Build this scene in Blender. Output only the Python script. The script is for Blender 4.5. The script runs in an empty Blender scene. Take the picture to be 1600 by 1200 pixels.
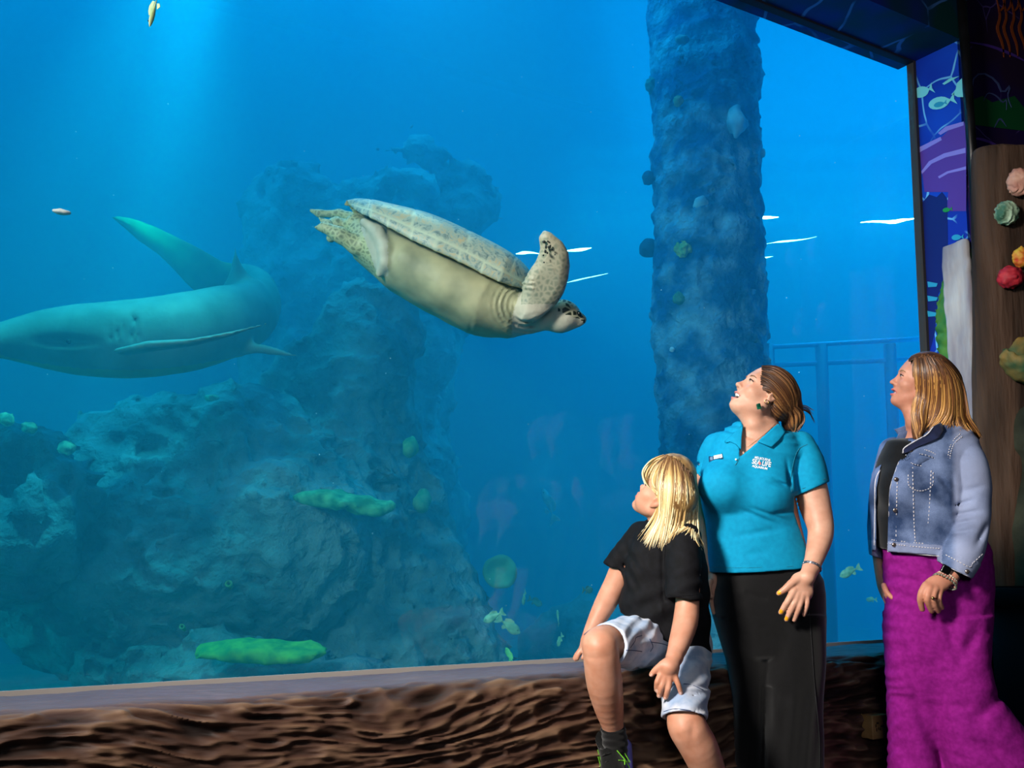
import bpy, math, random
import numpy as np
from mathutils import Vector, Matrix
random.seed(7); rng = np.random.default_rng(7)
S = bpy.context.scene
COL = S.collection
# ------------------------------------------------------------------ camera
FPX, PITCH, YAW = 1594.7, math.radians(6.69), math.radians(31.43)
CAM = np.array([0, 0, .98])
FW = np.array([math.sin(YAW)*math.cos(PITCH), math.cos(YAW)*math.cos(PITCH), math.sin(PITCH)])
RT = np.array([math.cos(YAW), -math.sin(YAW), 0.])
UP = np.cross(RT, FW)
cam = bpy.data.objects.new('camera', bpy.data.cameras.new('camera')); COL.objects.link(cam)
cam.location = CAM; cam.rotation_euler = (math.pi/2+PITCH, 0, -YAW)
cam.data.sensor_width = 36; cam.data.lens = FPX/1600*36; cam.data.shift_y = 92/1600
cam.data.clip_end = 100
S.camera = cam
def P0(x, y, d): return CAM+d*(FW+(x-800)/FPX*RT+(692-y)/FPX*UP)
# ------------------------------------------------------------------ view, world
S.view_settings.view_transform = 'Standard'; S.view_settings.look = 'None'
S.view_settings.exposure = 0.0; S.view_settings.gamma = 1; S.view_settings.use_curve_mapping = False
S.cycles.use_denoising = True
S.cycles.volume_bounces = 1; S.cycles.max_bounces = 6; S.cycles.transparent_max_bounces = 16
S.cycles.diffuse_bounces = 2; S.cycles.glossy_bounces = 2
S.cycles.sample_clamp_indirect = 4
S.cycles.caustics_reflective = False; S.cycles.caustics_refractive = False
W = bpy.data.worlds.new('world'); S.world = W; W.use_nodes = True
W.node_tree.nodes['Background'].inputs[0].default_value = (.30, .36, .5, 1)
W.node_tree.nodes['Background'].inputs[1].default_value = .012
# ------------------------------------------------------------------ lights
def look(o, tgt):
    o.rotation_euler = (Vector(tgt)-Vector(o.location)).to_track_quat('-Z', 'Y').to_euler()
def area(name, loc, tgt, w, h, power, color, spread=180):
    l = bpy.data.lights.new(name, 'AREA'); l.shape = 'RECTANGLE'; l.size = w; l.size_y = h
    l.energy = power; l.color = color; l.spread = math.radians(spread)
    o = bpy.data.objects.new(name, l); COL.objects.link(o); o.location = loc; look(o, tgt); return o
def spot(name, loc, tgt, power, color, angle, blend=.5, r=.1):
    l = bpy.data.lights.new(name, 'SPOT'); l.energy = power; l.color = color
    l.spot_size = math.radians(angle); l.spot_blend = blend; l.shadow_soft_size = r
    o = bpy.data.objects.new(name, l); COL.objects.link(o); o.location = loc; look(o, tgt); return o
# photographer's softbox, left of the camera, and a weak unseen fill added behind the camera
area('softbox_lamp', (-1.9, 1.5, 3.0), (2.75, 2.6, .95), .75, .75, 82, (1, .93, .85), 75)
area('fill_lamp', (-.9, -2.2, 2.3), (2.9, 2.4, 1.1), 1.4, 1.4, 9, (.8, .88, 1), 70)
# lamps over the tank, with unseen lights added lower in the water
area('tank_light', (1.2, 6.2, 6.6), (1.2, 6.0, 0), 6, 4.5, 520, (.02, .5, 1))
area('tank_light', (-3.5, 6.5, 6.6), (-2.5, 6.5, 0), 4, 4, 120, (.03, .9, 1))
area('tank_light', (8.0, 6.5, 6.6), (7.5, 6.0, 0), 5, 5, 560, (.0, .5, 1))
area('tank_light', (-5.6, 6.5, 1.6), (4, 6.5, 1.2), 3, 2.5, 230, (0, .95, 1), 160)  # unseen side light added to lift the lower left water towards teal
area('tank_light', (10.2, 4.6, 1.8), (2, 6.5, 1.2), 2, 2.5, 200, (0, .3, 1), 160)  # unseen side light added to make the lower right water bluer
spot('tank_beam', P0(345, -170, 5.6), P0(215, 430, 6.0), 1500, (.0, .9, 1), 15, 1, .15)
for yy_ in (230, 270, 305, 335):  # rows of added lights for the cyan glow round the streaks
    area('tank_light', P0(1010, yy_, 9.2), P0(1010, 1400, 9.2), 1.4, .3, 5, (0, .8, 1)); area('tank_light', P0(1330, yy_, 8.6), P0(1330, 1400, 8.6), 1.6, .3, 6.5, (0, .75, 1))
spot('shark_beam', P0(330, -260, 4.4), P0(150, 520, 4.65), 480, (.1, .95, 1), 50, 1, .1)  # spot added to brighten the head and back of the shark
spot('turtle_beam', (2.4, 4.3, 6.0), (2.0, 3.8, 2.2), 300, (1, .97, .8), 26, .8, .1)
spot('reef_beam', (1.6, 5.6, 6.3), (1.9, 5.6, .5), 300, (.1, 1, .75), 26, .8, .1)
# ------------------------------------------------------------------ pixel helpers: a photo pixel and a depth give a world point
def P(x, y, d): return CAM + d*(FW + (x-800)/FPX*RT + (692-y)/FPX*UP)
def hit(x, y, axis, val):
    v = FW + (x-800)/FPX*RT + (692-y)/FPX*UP
    return CAM + (val-CAM[axis])/v[axis]*v
def rp(px, d): return px*d/FPX
# ------------------------------------------------------------------ noise
def _h(ix, iy, iz, s):
    n = (ix.astype(np.int64)*374761393 + iy.astype(np.int64)*668265263 + iz.astype(np.int64)*2147483647 + s*1274126177) & 0xffffffff
    n = ((n ^ (n >> 13))*1274126177) & 0xffffffff
    n = (n ^ (n >> 16)) & 0xffff
    return n.astype(np.float32)/32767.5 - 1
def vnoise(p, scale=1., seed=0):
    q = np.asarray(p, np.float64)*scale; i = np.floor(q); fr = q-i; u = fr*fr*fr*(fr*(fr*6-15)+10)
    x, y, z = i[..., 0], i[..., 1], i[..., 2]; a, b, c = u[..., 0], u[..., 1], u[..., 2]
    def L(t, m, n): return m+(n-m)*t
    return L(c, L(b, L(a, _h(x, y, z, seed), _h(x+1, y, z, seed)), L(a, _h(x, y+1, z, seed), _h(x+1, y+1, z, seed))),
                L(b, L(a, _h(x, y, z+1, seed), _h(x+1, y, z+1, seed)), L(a, _h(x, y+1, z+1, seed), _h(x+1, y+1, z+1, seed))))
def fbm(p, scale=1., oct=4, seed=0, gain=.5):
    a = 1.; t = 0; o = 0
    for k in range(oct):
        o = o + a*vnoise(p, scale*(2**k), seed+k*17); t += a; a *= gain
    return o/t
# ------------------------------------------------------------------ signed distance fields
V = lambda *a: np.array(a, np.float64)
def unit(v): v = np.asarray(v, float); return v/(np.linalg.norm(v)+1e-12)
def smin(a, b, k):
    if k <= 0: return np.minimum(a, b)
    h = np.clip(.5+.5*(b-a)/k, 0, 1)
    return b+(a-b)*h-k*h*(1-h)
def wrinkle(f, fn):
    """surface displacement applied after the last added shape, before later cuts"""
    i = max(k for k, q in enumerate(f.it) if q[0] == 'u')+1; f.it.insert(i, ('p', 0., fn, np.zeros(3), 1e3))
class Fld:
    """list of (op, k, fn, centre, radius) evaluated in order"""
    def __init__(s): s.it = []; s.post = None
    def add(s, fn, c, r, op='u', k=.01): s.it.append((op, k, fn, np.asarray(c, float), float(r))); return s
    def cone(s, a, b, ra, rb, k=.01, op='u'):
        a = np.asarray(a, float); b = np.asarray(b, float); ab = b-a; L2 = max(ab@ab, 1e-12)
        def fn(p):
            q = p-a; t = np.clip(q@ab/L2, 0, 1)
            return np.linalg.norm(q-t[:, None]*ab, axis=1)-(ra+(rb-ra)*t)
        return s.add(fn, (a+b)/2, np.sqrt(L2)/2+max(ra, rb), op, k)
    def chain(s, pts, rad, k=.01, op='u', k0=None):
        for i in range(len(pts)-1):
            s.cone(pts[i], pts[i+1], rad[i], rad[i+1], (k0 if (i == 0 and k0 is not None) else k), op)
        return s
    def ball(s, c, r, k=.01, op='u'):
        c = np.asarray(c, float)
        return s.add(lambda p: np.linalg.norm(p-c, axis=1)-r, c, r, op, k)
    def ell(s, c, M, r, k=.01, op='u'):
        """M: rows are the axes"""
        c = np.asarray(c, float); M = np.asarray(M, float); r = np.asarray(r, float)
        def fn(p):
            q = (p-c)@M.T; k0 = np.linalg.norm(q/r, axis=1); k1 = np.linalg.norm(q/(r*r), axis=1)
            return np.where(k1 > 1e-9, k0*(k0-1)/np.maximum(k1, 1e-9), -r.min())
        return s.add(fn, c, r.max(), op, k)
    def box(s, c, M, h, rd=.0, k=.0, op='u'):
        c = np.asarray(c, float); M = np.asarray(M, float); h = np.asarray(h, float)-rd
        def fn(p):
            q = np.abs((p-c)@M.T)-h
            return np.linalg.norm(np.maximum(q, 0), axis=1)+np.minimum(q.max(1), 0)-rd
        return s.add(fn, c, np.linalg.norm(h)+rd, op, k)
    def half(s, pt, n, k=.0, op='s', c=None, r=1e3):
        """op 's' removes the side the normal points to"""
        pt = np.asarray(pt, float); n = unit(n)
        return s.add(lambda p: (-(p-pt)@n if False else ((p-pt)@n)*-1), pt if c is None else c, r, op, k)
    def loft(s, pts, side, rx, ry, k=.01, op='u', ex=2., cap=.6, infl=0.):
        """elliptic tube: pts N x 3, side = N x 3 or one vector (the rx direction), ry across both"""
        pts = np.asarray(pts, float); n = len(pts); side = np.broadcast_to(np.asarray(side, float), (n, 3))
        rx = np.asarray(rx, float)+infl; ry = np.asarray(ry, float)+infl
        T = np.gradient(pts, axis=0)
        T = T/np.linalg.norm(T, axis=1)[:, None]
        sd = side-(np.sum(side*T, 1))[:, None]*T; sd = sd/np.linalg.norm(sd, axis=1)[:, None]
        def fn(p):
            best = None
            for i in range(n-1):
                a = pts[i]; ab = pts[i+1]-a; L = np.linalg.norm(ab); d = ab/L
                q = p-a; w = q@d; t = np.clip(w/L, 0, 1)
                sv = sd[i]+(sd[i+1]-sd[i])*t[:, None]; sv = sv-(sv@d)[:, None]*d; sl = np.sqrt(np.einsum('ij,ij->i', sv, sv))
                u = np.einsum('ij,ij->i', q, sv)/sl; qq = np.einsum('ij,ij->i', q, q); v = np.sqrt(np.maximum(qq-u*u-w*w, 0))
                ax = rx[i]+(rx[i+1]-rx[i])*t; ay = ry[i]+(ry[i+1]-ry[i])*t
                o2 = w-t*L; ov = np.abs(o2); rc = np.where(o2 < 0, cap if i == 0 else .35, cap if i == n-2 else .35)*np.minimum(ax, ay)
                g = (np.abs(u/ax)**ex+np.abs(v/ay)**ex+(ov/rc)**ex)**(1/ex)
                nn = np.sqrt(u*u+v*v+ov*ov)+1e-9
                dist = nn*(1-1/np.maximum(g, 1e-6))
                dist = np.where(g < .05, -np.minimum(ax, ay), dist)
                best = dist if best is None else np.minimum(best, dist)
            return best
        c = pts.mean(0); r = np.linalg.norm(pts-c, axis=1).max()+max(rx.max(), ry.max())
        return s.add(fn, c, r, op, k)
    def fin(s, pts, dep, th, k=.01, edge=8., op='u', up=0.):
        """flat fin with a photo outline: pts px, py; dep(x, y) its depth; th thickness, thinning towards the edge within `edge` pixels"""
        pts = np.asarray(pts, float); dm = float(np.mean([dep(x, y) for x, y in pts])); m = dm/FPX; A = pts; Bq = np.roll(pts, -1, 0)
        def fn(p):
            q = p-CAM; z = q@FW; x = 800+FPX*(q@RT)/z; y = 692-FPX*(q@UP)/z; best = np.full(len(x), 1e9); ins = np.zeros(len(x), bool)
            for (ax, ay), (bx, by) in zip(A, Bq):
                ex, ey = bx-ax, by-ay; t = np.clip(((x-ax)*ex+(y-ay)*ey)/(ex*ex+ey*ey+1e-9), 0, 1); best = np.minimum(best, (x-ax-t*ex)**2+(y-ay-t*ey)**2)
                c = ((ay > y) != (by > y)) & (x < (bx-ax)*(y-ay)/(by-ay+1e-12)+ax); ins ^= c
            d2 = np.sqrt(best); sd = np.where(ins, -d2, d2); tt = th*np.sqrt(np.clip(-sd/edge, .0, 1))+th*.25
            dz = np.abs(z-dep(x, y))-tt
            return np.where((sd < 0) & (dz < 0), np.maximum(sd*m, dz), np.hypot(np.maximum(sd*m, 0), np.maximum(dz, 0))+np.minimum(np.maximum(sd*m, dz), 0))
        W3 = np.array([P(x, y, dep(x, y)) for x, y in pts]); c = W3.mean(0)
        return s.add(fn, c, np.linalg.norm(W3-c, axis=1).max()+th, op, k)
    def ev(s, p, cen=None, rad=None):
        d = np.full(len(p), 1e3)
        keep = None
        if cen is not None:
            if getattr(s, '_n', -1) != len(s.it): s._n = len(s.it); s._c = np.array([q[3] for q in s.it]); s._r = np.array([q[4]+q[1]+.02 for q in s.it])
            dc = s._c-cen; keep = np.einsum('ij,ij->i', dc, dc) <= (s._r+rad)**2
        for z_, (op, k, fn, c, r) in enumerate(s.it):
            if keep is not None and not keep[z_]: continue
            if op == 'p': d = fn(p, d)
            elif op == 'u': d = smin(d, fn(p), k)
            elif op == 's': d = -smin(-d, fn(p), k)
            elif op == 'i': d = -smin(-d, -fn(p), k)
        if s.post is not None: d = s.post(p, d)
        return d
def bounds3(f, pad=.05):
    c = [(c-r, c+r) for op, _, _, c, r in f.it if op == 'u']; return np.min([a for a, _ in c], 0)-pad, np.max([b for _, b in c], 0)+pad
def clip_plane(f, pt, n, k=.002):
    """keeps the side of the plane away from n"""
    pt = np.asarray(pt, float); n = unit(n)
    f.add(lambda p: (p-pt)@n, pt, 1e3, 'i', k); return f
def nets(f, lo, hi, vox, smooth=1):
    """surface nets over a sparse grid of blocks"""
    B = 12
    lo = np.asarray(lo, float); hi = np.asarray(hi, float)
    nb = np.ceil((hi-lo)/(vox*B)).astype(int); N = nb*B+1
    D = np.full(N, 1e3, np.float32)
    g = np.stack(np.meshgrid(*[np.arange(B+1)]*3, indexing='ij'), -1).reshape(-1, 3)*vox
    hd = vox*B*math.sqrt(3)/2
    cc_ = lo+(np.stack(np.meshgrid(*[np.arange(k) for k in nb], indexing='ij'), -1).reshape(-1, 3)*B+B/2)*vox
    D0 = np.concatenate([f.ev(cc_[a:a+20000]) for a in range(0, len(cc_), 20000)]).reshape(nb)
    for i in range(nb[0]):
        for j in range(nb[1]):
            for l in range(nb[2]):
                o = lo+np.array([i, j, l])*B*vox; cen = o+vox*B/2
                d0 = D0[i, j, l]
                sl = (slice(i*B, i*B+B+1), slice(j*B, j*B+B+1), slice(l*B, l*B+B+1))
                if abs(d0) > hd*2.2+.02: D[sl] = d0; continue
                D[sl] = f.ev(o+g, cen, hd).reshape(B+1, B+1, B+1)
    for ax in range(3):      # close at the box
        for e in (0, -1):
            ix = [slice(None)]*3; ix[ax] = e; D[tuple(ix)] = np.abs(D[tuple(ix)])+1e-6
    sg = D < 0
    c = sum(sg[a:N[0]-1+a, b:N[1]-1+b, e:N[2]-1+e].astype(np.int8) for a in (0, 1) for b in (0, 1) for e in (0, 1))
    act = np.argwhere((c > 0) & (c < 8))
    if not len(act): raise ValueError('empty field')
    idm = np.full(np.array(N)-1, -1, np.int32); idm[tuple(act.T)] = np.arange(len(act))
    acc = np.zeros((len(act), 3)); cnt = np.zeros(len(act))
    cor = [(a, b, e) for a in (0, 1) for b in (0, 1) for e in (0, 1)]
    val = {q: D[tuple((act+np.array(q)).T)].astype(float) for q in cor}
    for q in cor:
        for ax in range(3):
            if q[ax]: continue
            r = list(q); r[ax] = 1; r = tuple(r); v0, v1 = val[q], val[r]
            m = (v0 < 0) != (v1 < 0); t = np.where(m, v0/np.where(m, v0-v1, 1), 0)
            pt = np.array(q, float)[None]+np.eye(3)[ax][None]*t[:, None]
            acc[m] += pt[m]; cnt[m] += 1
    v = lo+(act+acc/cnt[:, None])*vox
    fs = []
    for ax in range(3):
        b, c2 = (ax+1) % 3, (ax+2) % 3
        s0 = [slice(1, N[k]-1) for k in range(3)]; s0[ax] = slice(0, N[ax]-1); s1 = list(s0); s1[ax] = slice(1, N[ax])
        A, Bq = sg[tuple(s0)], sg[tuple(s1)]
        ed = np.argwhere(A != Bq); 
        off = np.ones(3, int); off[ax] = 0; e = ed+off
        eb = np.eye(3, dtype=int)[b]; ec = np.eye(3, dtype=int)[c2]
        quad = np.stack([idm[tuple((e-eb-ec).T)], idm[tuple((e-ec).T)], idm[tuple(e.T)], idm[tuple((e-eb).T)]], 1)
        fl = ~A[tuple(ed.T)]
        quad[fl] = quad[fl][:, ::-1]
        fs.append(quad)
    F = np.concatenate(fs); F = F[(F >= 0).all(1)]
    for _ in range(smooth):
        nx = np.zeros_like(v); cn = np.zeros(len(v))
        for a, b in ((0, 1), (1, 2), (2, 3), (3, 0)):
            np.add.at(nx, F[:, a], v[F[:, b]]); np.add.at(nx, F[:, b], v[F[:, a]])
            np.add.at(cn, F[:, a], 1); np.add.at(cn, F[:, b], 1)
        v = v*.5+nx/cn[:, None]*.5
    return v, F
def mesh(name, v, F, mats, parent=None, smooth=True, mi=None, attr=None):
    me = bpy.data.meshes.new(name)
    v = np.asarray(v, np.float32)
    if isinstance(F, np.ndarray):
        n = F.shape[1]
        me.vertices.add(len(v)); me.vertices.foreach_set('co', v.ravel())
        me.loops.add(F.size); me.loops.foreach_set('vertex_index', F.astype(np.int32).ravel())
        me.polygons.add(len(F)); me.polygons.foreach_set('loop_start', (np.arange(len(F))*n).astype(np.int32))
    else:
        me.from_pydata([tuple(map(float, x)) for x in v], [], F)
    me.update(calc_edges=True)
    if mi is not None: me.polygons.foreach_set('material_index', np.asarray(mi, np.int32))
    if smooth: me.polygons.foreach_set('use_smooth', np.ones(len(me.polygons), bool))
    if attr is not None:
        for k, a in attr.items():
            at = me.attributes.new(k, 'FLOAT', 'POINT'); at.data.foreach_set('value', np.asarray(a, np.float32))
    for m in (mats if isinstance(mats, (list, tuple)) else [mats]): me.materials.append(m)
    o = bpy.data.objects.new(name, me); COL.objects.link(o)
    if parent is not None: o.parent = parent; o.matrix_parent_inverse = Matrix.Translation(-Vector(parent.location)) if parent.type != 'X' else Matrix()
    return o
def sdf(name, f, lo, hi, vox, mats, parent=None, smooth=1, pick=None, attr=None):
    v, F = nets(f, lo, hi, vox, smooth)
    mi = None
    if pick is not None:
        mi = pick(v[F].mean(1))
    return mesh(name, v, F, mats, parent, True, mi, None if attr is None else attr(v))
def tag(o, label=None, cat=None, group=None, kind=None):
    if label: o['label'] = label
    if cat: o['category'] = cat
    if group: o['group'] = group
    if kind: o['kind'] = kind
    return o
def thing(name, label, cat, loc=(0, 0, 0), group=None):
    o = bpy.data.objects.new(name, None); COL.objects.link(o); o.location = loc; o.empty_display_size = .1
    return tag(o, label, cat, group)
class MB:
    """collects simple shapes into one mesh"""
    def __init__(s): s.v = []; s.f = []; s.m = []
    def add(s, v, f, m=0):
        n = len(s.v); s.v += [tuple(map(float, x)) for x in v]; s.f += [tuple(i+n for i in q) for q in f]; s.m += [m]*len(f); return s
    def box(s, lo, hi, m=0):
        x0, y0, z0 = lo; x1, y1, z1 = hi
        return s.add([(x0, y0, z0), (x1, y0, z0), (x1, y1, z0), (x0, y1, z0), (x0, y0, z1), (x1, y0, z1), (x1, y1, z1), (x0, y1, z1)],
                     [(0, 3, 2, 1), (4, 5, 6, 7), (0, 1, 5, 4), (1, 2, 6, 5), (2, 3, 7, 6), (3, 0, 4, 7)], m)
    def tube(s, pts, rad, n=10, m=0, cap=True):
        pts = np.asarray(pts, float); k = len(pts); rad = np.broadcast_to(np.asarray(rad, float), (k,))
        T = np.gradient(pts, axis=0); T /= np.linalg.norm(T, axis=1)[:, None]+1e-12
        a = np.cross(T[0], (0, 0, 1) if abs(T[0][2]) < .9 else (1, 0, 0)); a = unit(a); vs = []
        for i in range(k):
            a = unit(a-(a@T[i])*T[i]); b = np.cross(T[i], a)
            for j in range(n):
                t = 2*math.pi*j/n; vs.append(pts[i]+rad[i]*(math.cos(t)*a+math.sin(t)*b))
        fs = [(i*n+j, i*n+(j+1) % n, (i+1)*n+(j+1) % n, (i+1)*n+j) for i in range(k-1) for j in range(n)]
        if cap: fs += [tuple(range(n))[::-1], tuple((k-1)*n+j for j in range(n))]
        return s.add(vs, fs, m)
    def poly(s, pts, thick, nrm, m=0):
        """flat outline given a thickness along nrm"""
        pts = [np.asarray(q, float) for q in pts]; n = len(pts); nv = unit(nrm)*thick
        return s.add(pts+[q+nv for q in pts], [tuple(range(n))[::-1], tuple(range(n, 2*n))]+[(i, (i+1) % n, n+(i+1) % n, n+i) for i in range(n)], m)
    def torus(s, c, ax, R_, r, n=24, k=8, m=0, M=None):
        ax = unit(ax); a = unit(np.cross(ax, (0, 0, 1) if abs(ax[2]) < .9 else (1, 0, 0))); b = np.cross(ax, a); vs = []
        for i in range(n):
            t = 2*math.pi*i/n; e = math.cos(t)*a+math.sin(t)*b
            for j in range(k):
                q = 2*math.pi*j/k; vs.append(np.asarray(c)+(R_+r*math.cos(q))*e+r*math.sin(q)*ax)
        return s.add(vs, [(i*k+j, ((i+1) % n)*k+j, ((i+1) % n)*k+(j+1) % k, i*k+(j+1) % k) for i in range(n) for j in range(k)], m)
    def build(s, name, mats, parent=None, smooth=False, bevel=0):
        o = mesh(name, np.array(s.v), [tuple(q) for q in s.f], mats, parent, smooth, s.m)
        if bevel:
            b = o.modifiers.new('bevel', 'BEVEL'); b.width = bevel; b.segments = 2; b.limit_method = 'ANGLE'
        return o
def cr(pts, n):
    """Catmull-Rom resample of a polyline"""
    p = np.asarray(pts, float); q = np.vstack([2*p[0]-p[1], p, 2*p[-1]-p[-2]]); k = len(p)-1; out = []
    for u in np.linspace(0, k, n):
        i = min(int(u), k-1); t = u-i; a, b, c, d = q[i:i+4]
        out.append(.5*((2*b)+(c-a)*t+(2*a-5*b+4*c-d)*t*t+(3*b-a-3*c+d)*t**3))
    return np.array(out)
# ------------------------------------------------------------------ materials
def new_mat(name):
    m = bpy.data.materials.new(name); m.use_nodes = True; nt = m.node_tree
    return m, nt, nt.nodes['Principled BSDF']
def nd(nt, t, **kw):
    n = nt.nodes.new(t)
    for k, v in kw.items():
        if k[0] == 'i' and k[1:].isdigit(): n.inputs[int(k[1:])].default_value = v
        else: setattr(n, k, v)
    return n
def rgb(h):
    if isinstance(h, str):
        c = [int(h[i:i+2], 16)/255 for i in (0, 2, 4)]
        return tuple(x/12.92 if x <= .04045 else ((x+.055)/1.055)**2.4 for x in c)+(1,)
    return tuple(h)+(1,)*(4-len(h))
def pm(name, c1, c2=None, scale=8., rough=.6, spec=.4, bump=0., bscale=40., detail=4., metal=0., sheen=0., sss=0., stretch=None, ramp=(.35, .65), bdist=.004, coat=0.):
    m, nt, b = new_mat(name); L = nt.links
    b.inputs['Roughness'].default_value = rough; b.inputs['Metallic'].default_value = metal
    b.inputs['Specular IOR Level'].default_value = spec; b.inputs['Sheen Weight'].default_value = sheen
    b.inputs['Coat Weight'].default_value = coat
    if sss:
        b.inputs['Subsurface Weight'].default_value = sss; b.inputs['Subsurface Radius'].default_value = (.9, .35, .2); b.inputs['Subsurface Scale'].default_value = .008
    tc = nd(nt, 'ShaderNodeTexCoord'); mp = nd(nt, 'ShaderNodeMapping'); L.new(tc.outputs['Object'], mp.inputs[0])
    if stretch: mp.inputs['Scale'].default_value = stretch
    if c2 is None: b.inputs['Base Color'].default_value = rgb(c1)
    else:
        n = nd(nt, 'ShaderNodeTexNoise'); n.inputs['Scale'].default_value = scale; n.inputs['Detail'].default_value = detail; L.new(mp.outputs[0], n.inputs['Vector'])
        r = nd(nt, 'ShaderNodeValToRGB'); r.color_ramp.elements[0].position = ramp[0]; r.color_ramp.elements[1].position = ramp[1]
        r.color_ramp.elements[0].color = rgb(c1); r.color_ramp.elements[1].color = rgb(c2)
        L.new(n.outputs[0], r.inputs[0]); L.new(r.outputs[0], b.inputs['Base Color'])
    if bump:
        n2 = nd(nt, 'ShaderNodeTexNoise'); n2.inputs['Scale'].default_value = bscale; n2.inputs['Detail'].default_value = 5; L.new(mp.outputs[0], n2.inputs['Vector'])
        bp = nd(nt, 'ShaderNodeBump'); bp.inputs['Strength'].default_value = bump; bp.inputs['Distance'].default_value = bdist
        L.new(n2.outputs[0], bp.inputs['Height']); L.new(bp.outputs[0], b.inputs['Normal'])
    return m
# ------------------------------------------------------------------ water, glass, shell of the tank and of the hall
GY, GX, GZ0, GZ1 = 3.3, 4.534, .61, 3.637
def water_mat():
    m = bpy.data.materials.new('water'); m.use_nodes = True; nt = m.node_tree; nt.nodes.clear()
    o = nd(nt, 'ShaderNodeOutputMaterial'); a = nd(nt, 'ShaderNodeAddShader')
    # absorption per metre (r, g, b) and scattering per metre (r, g, b)
    SA, SS = (.34, .06, .02), (.008, .128, .19)
    ab = nd(nt, 'ShaderNodeVolumeAbsorption'); da = max(SA)*1.05
    ab.inputs['Color'].default_value = tuple(1-x/da for x in SA)+(1,); ab.inputs['Density'].default_value = da
    sc = nd(nt, 'ShaderNodeVolumeScatter'); ds = max(SS)
    sc.inputs['Color'].default_value = tuple(x/ds for x in SS)+(1,); sc.inputs['Density'].default_value = ds; sc.inputs['Anisotropy'].default_value = .1
    nt.links.new(ab.outputs[0], a.inputs[0]); nt.links.new(sc.outputs[0], a.inputs[1]); nt.links.new(a.outputs[0], o.inputs['Volume'])
    return m
TX0, TX1, TY1, TZ0, TZ1 = -6., 11.5, 10.5, 0., 7.
tag(MB().box((TX0, GY+.09, TZ0+.01), (TX1, TY1, TZ1)).build('water', water_mat()), 'clear blue water filling the aquarium tank', 'water', kind='structure')
def glass_mat():
    m = bpy.data.materials.new('acrylic'); m.use_nodes = True; nt = m.node_tree; nt.nodes.clear()
    o = nd(nt, 'ShaderNodeOutputMaterial'); x = nd(nt, 'ShaderNodeMixShader', i0=.016); t = nd(nt, 'ShaderNodeBsdfTransparent'); g = nd(nt, 'ShaderNodeBsdfGlossy')
    t.inputs[0].default_value = (.97, .99, 1, 1); g.inputs['Roughness'].default_value = .02
    nt.links.new(t.outputs[0], x.inputs[1]); nt.links.new(g.outputs[0], x.inputs[2]); nt.links.new(x.outputs[0], o.inputs[0]); return m
tag(MB().box((-3.5, GY, GZ0-.01), (GX-.023, GY+.08, GZ1-.013)).build('window_1', glass_mat()), 'large clear acrylic viewing window of the aquarium', 'window', kind='structure')
wallm = pm('tank_wall', '0a4a78', '0c5c8c', 1.5, .9)
def struct(name, label, mb, m, **k): return tag(mb.build(name, m, **k), label, name.split('_')[0], kind='structure')
struct('wall_back', 'blue painted far wall of the aquarium tank', MB().box((TX0-.2, TY1, 0), (TX1+.2, TY1+.2, TZ1)), wallm)
struct('wall_left', 'blue painted left wall of the aquarium tank', MB().box((TX0-.2, GY+.1, 0), (TX0, TY1, TZ1)), wallm)
struct('wall_right', 'blue painted right wall of the aquarium tank', MB().box((TX1, GY+.1, 0), (TX1+.2, TY1, TZ1)), wallm)
sandm = pm('tank_sand', '5c7a6a', '7d927c', 6, .95, bump=.4, bscale=14, bdist=.02)
# undulating sand bed
gx, gy = np.meshgrid(np.linspace(TX0, TX1, 120), np.linspace(GY+.1, TY1, 60), indexing='ij')
gz = .06+.1*fbm(np.stack([gx, gy, gx*0], -1), .9, 3)
idx = np.arange(120*60).reshape(120, 60)
tag(mesh('floor_tank', np.stack([gx, gy, gz], -1).reshape(-1, 3), np.stack([idx[:-1, :-1], idx[1:, :-1], idx[1:, 1:], idx[:-1, 1:]], -1).reshape(-1, 4), sandm), 'pale sand bed of the aquarium tank', 'floor', kind='structure')
struct('floor', 'dark floor of the visitor hall', MB().box((-5, -4, -.1), (9, GY+.1, 0)), pm('hall_floor', '0b0c10', '15161a', 5, .5))
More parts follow.
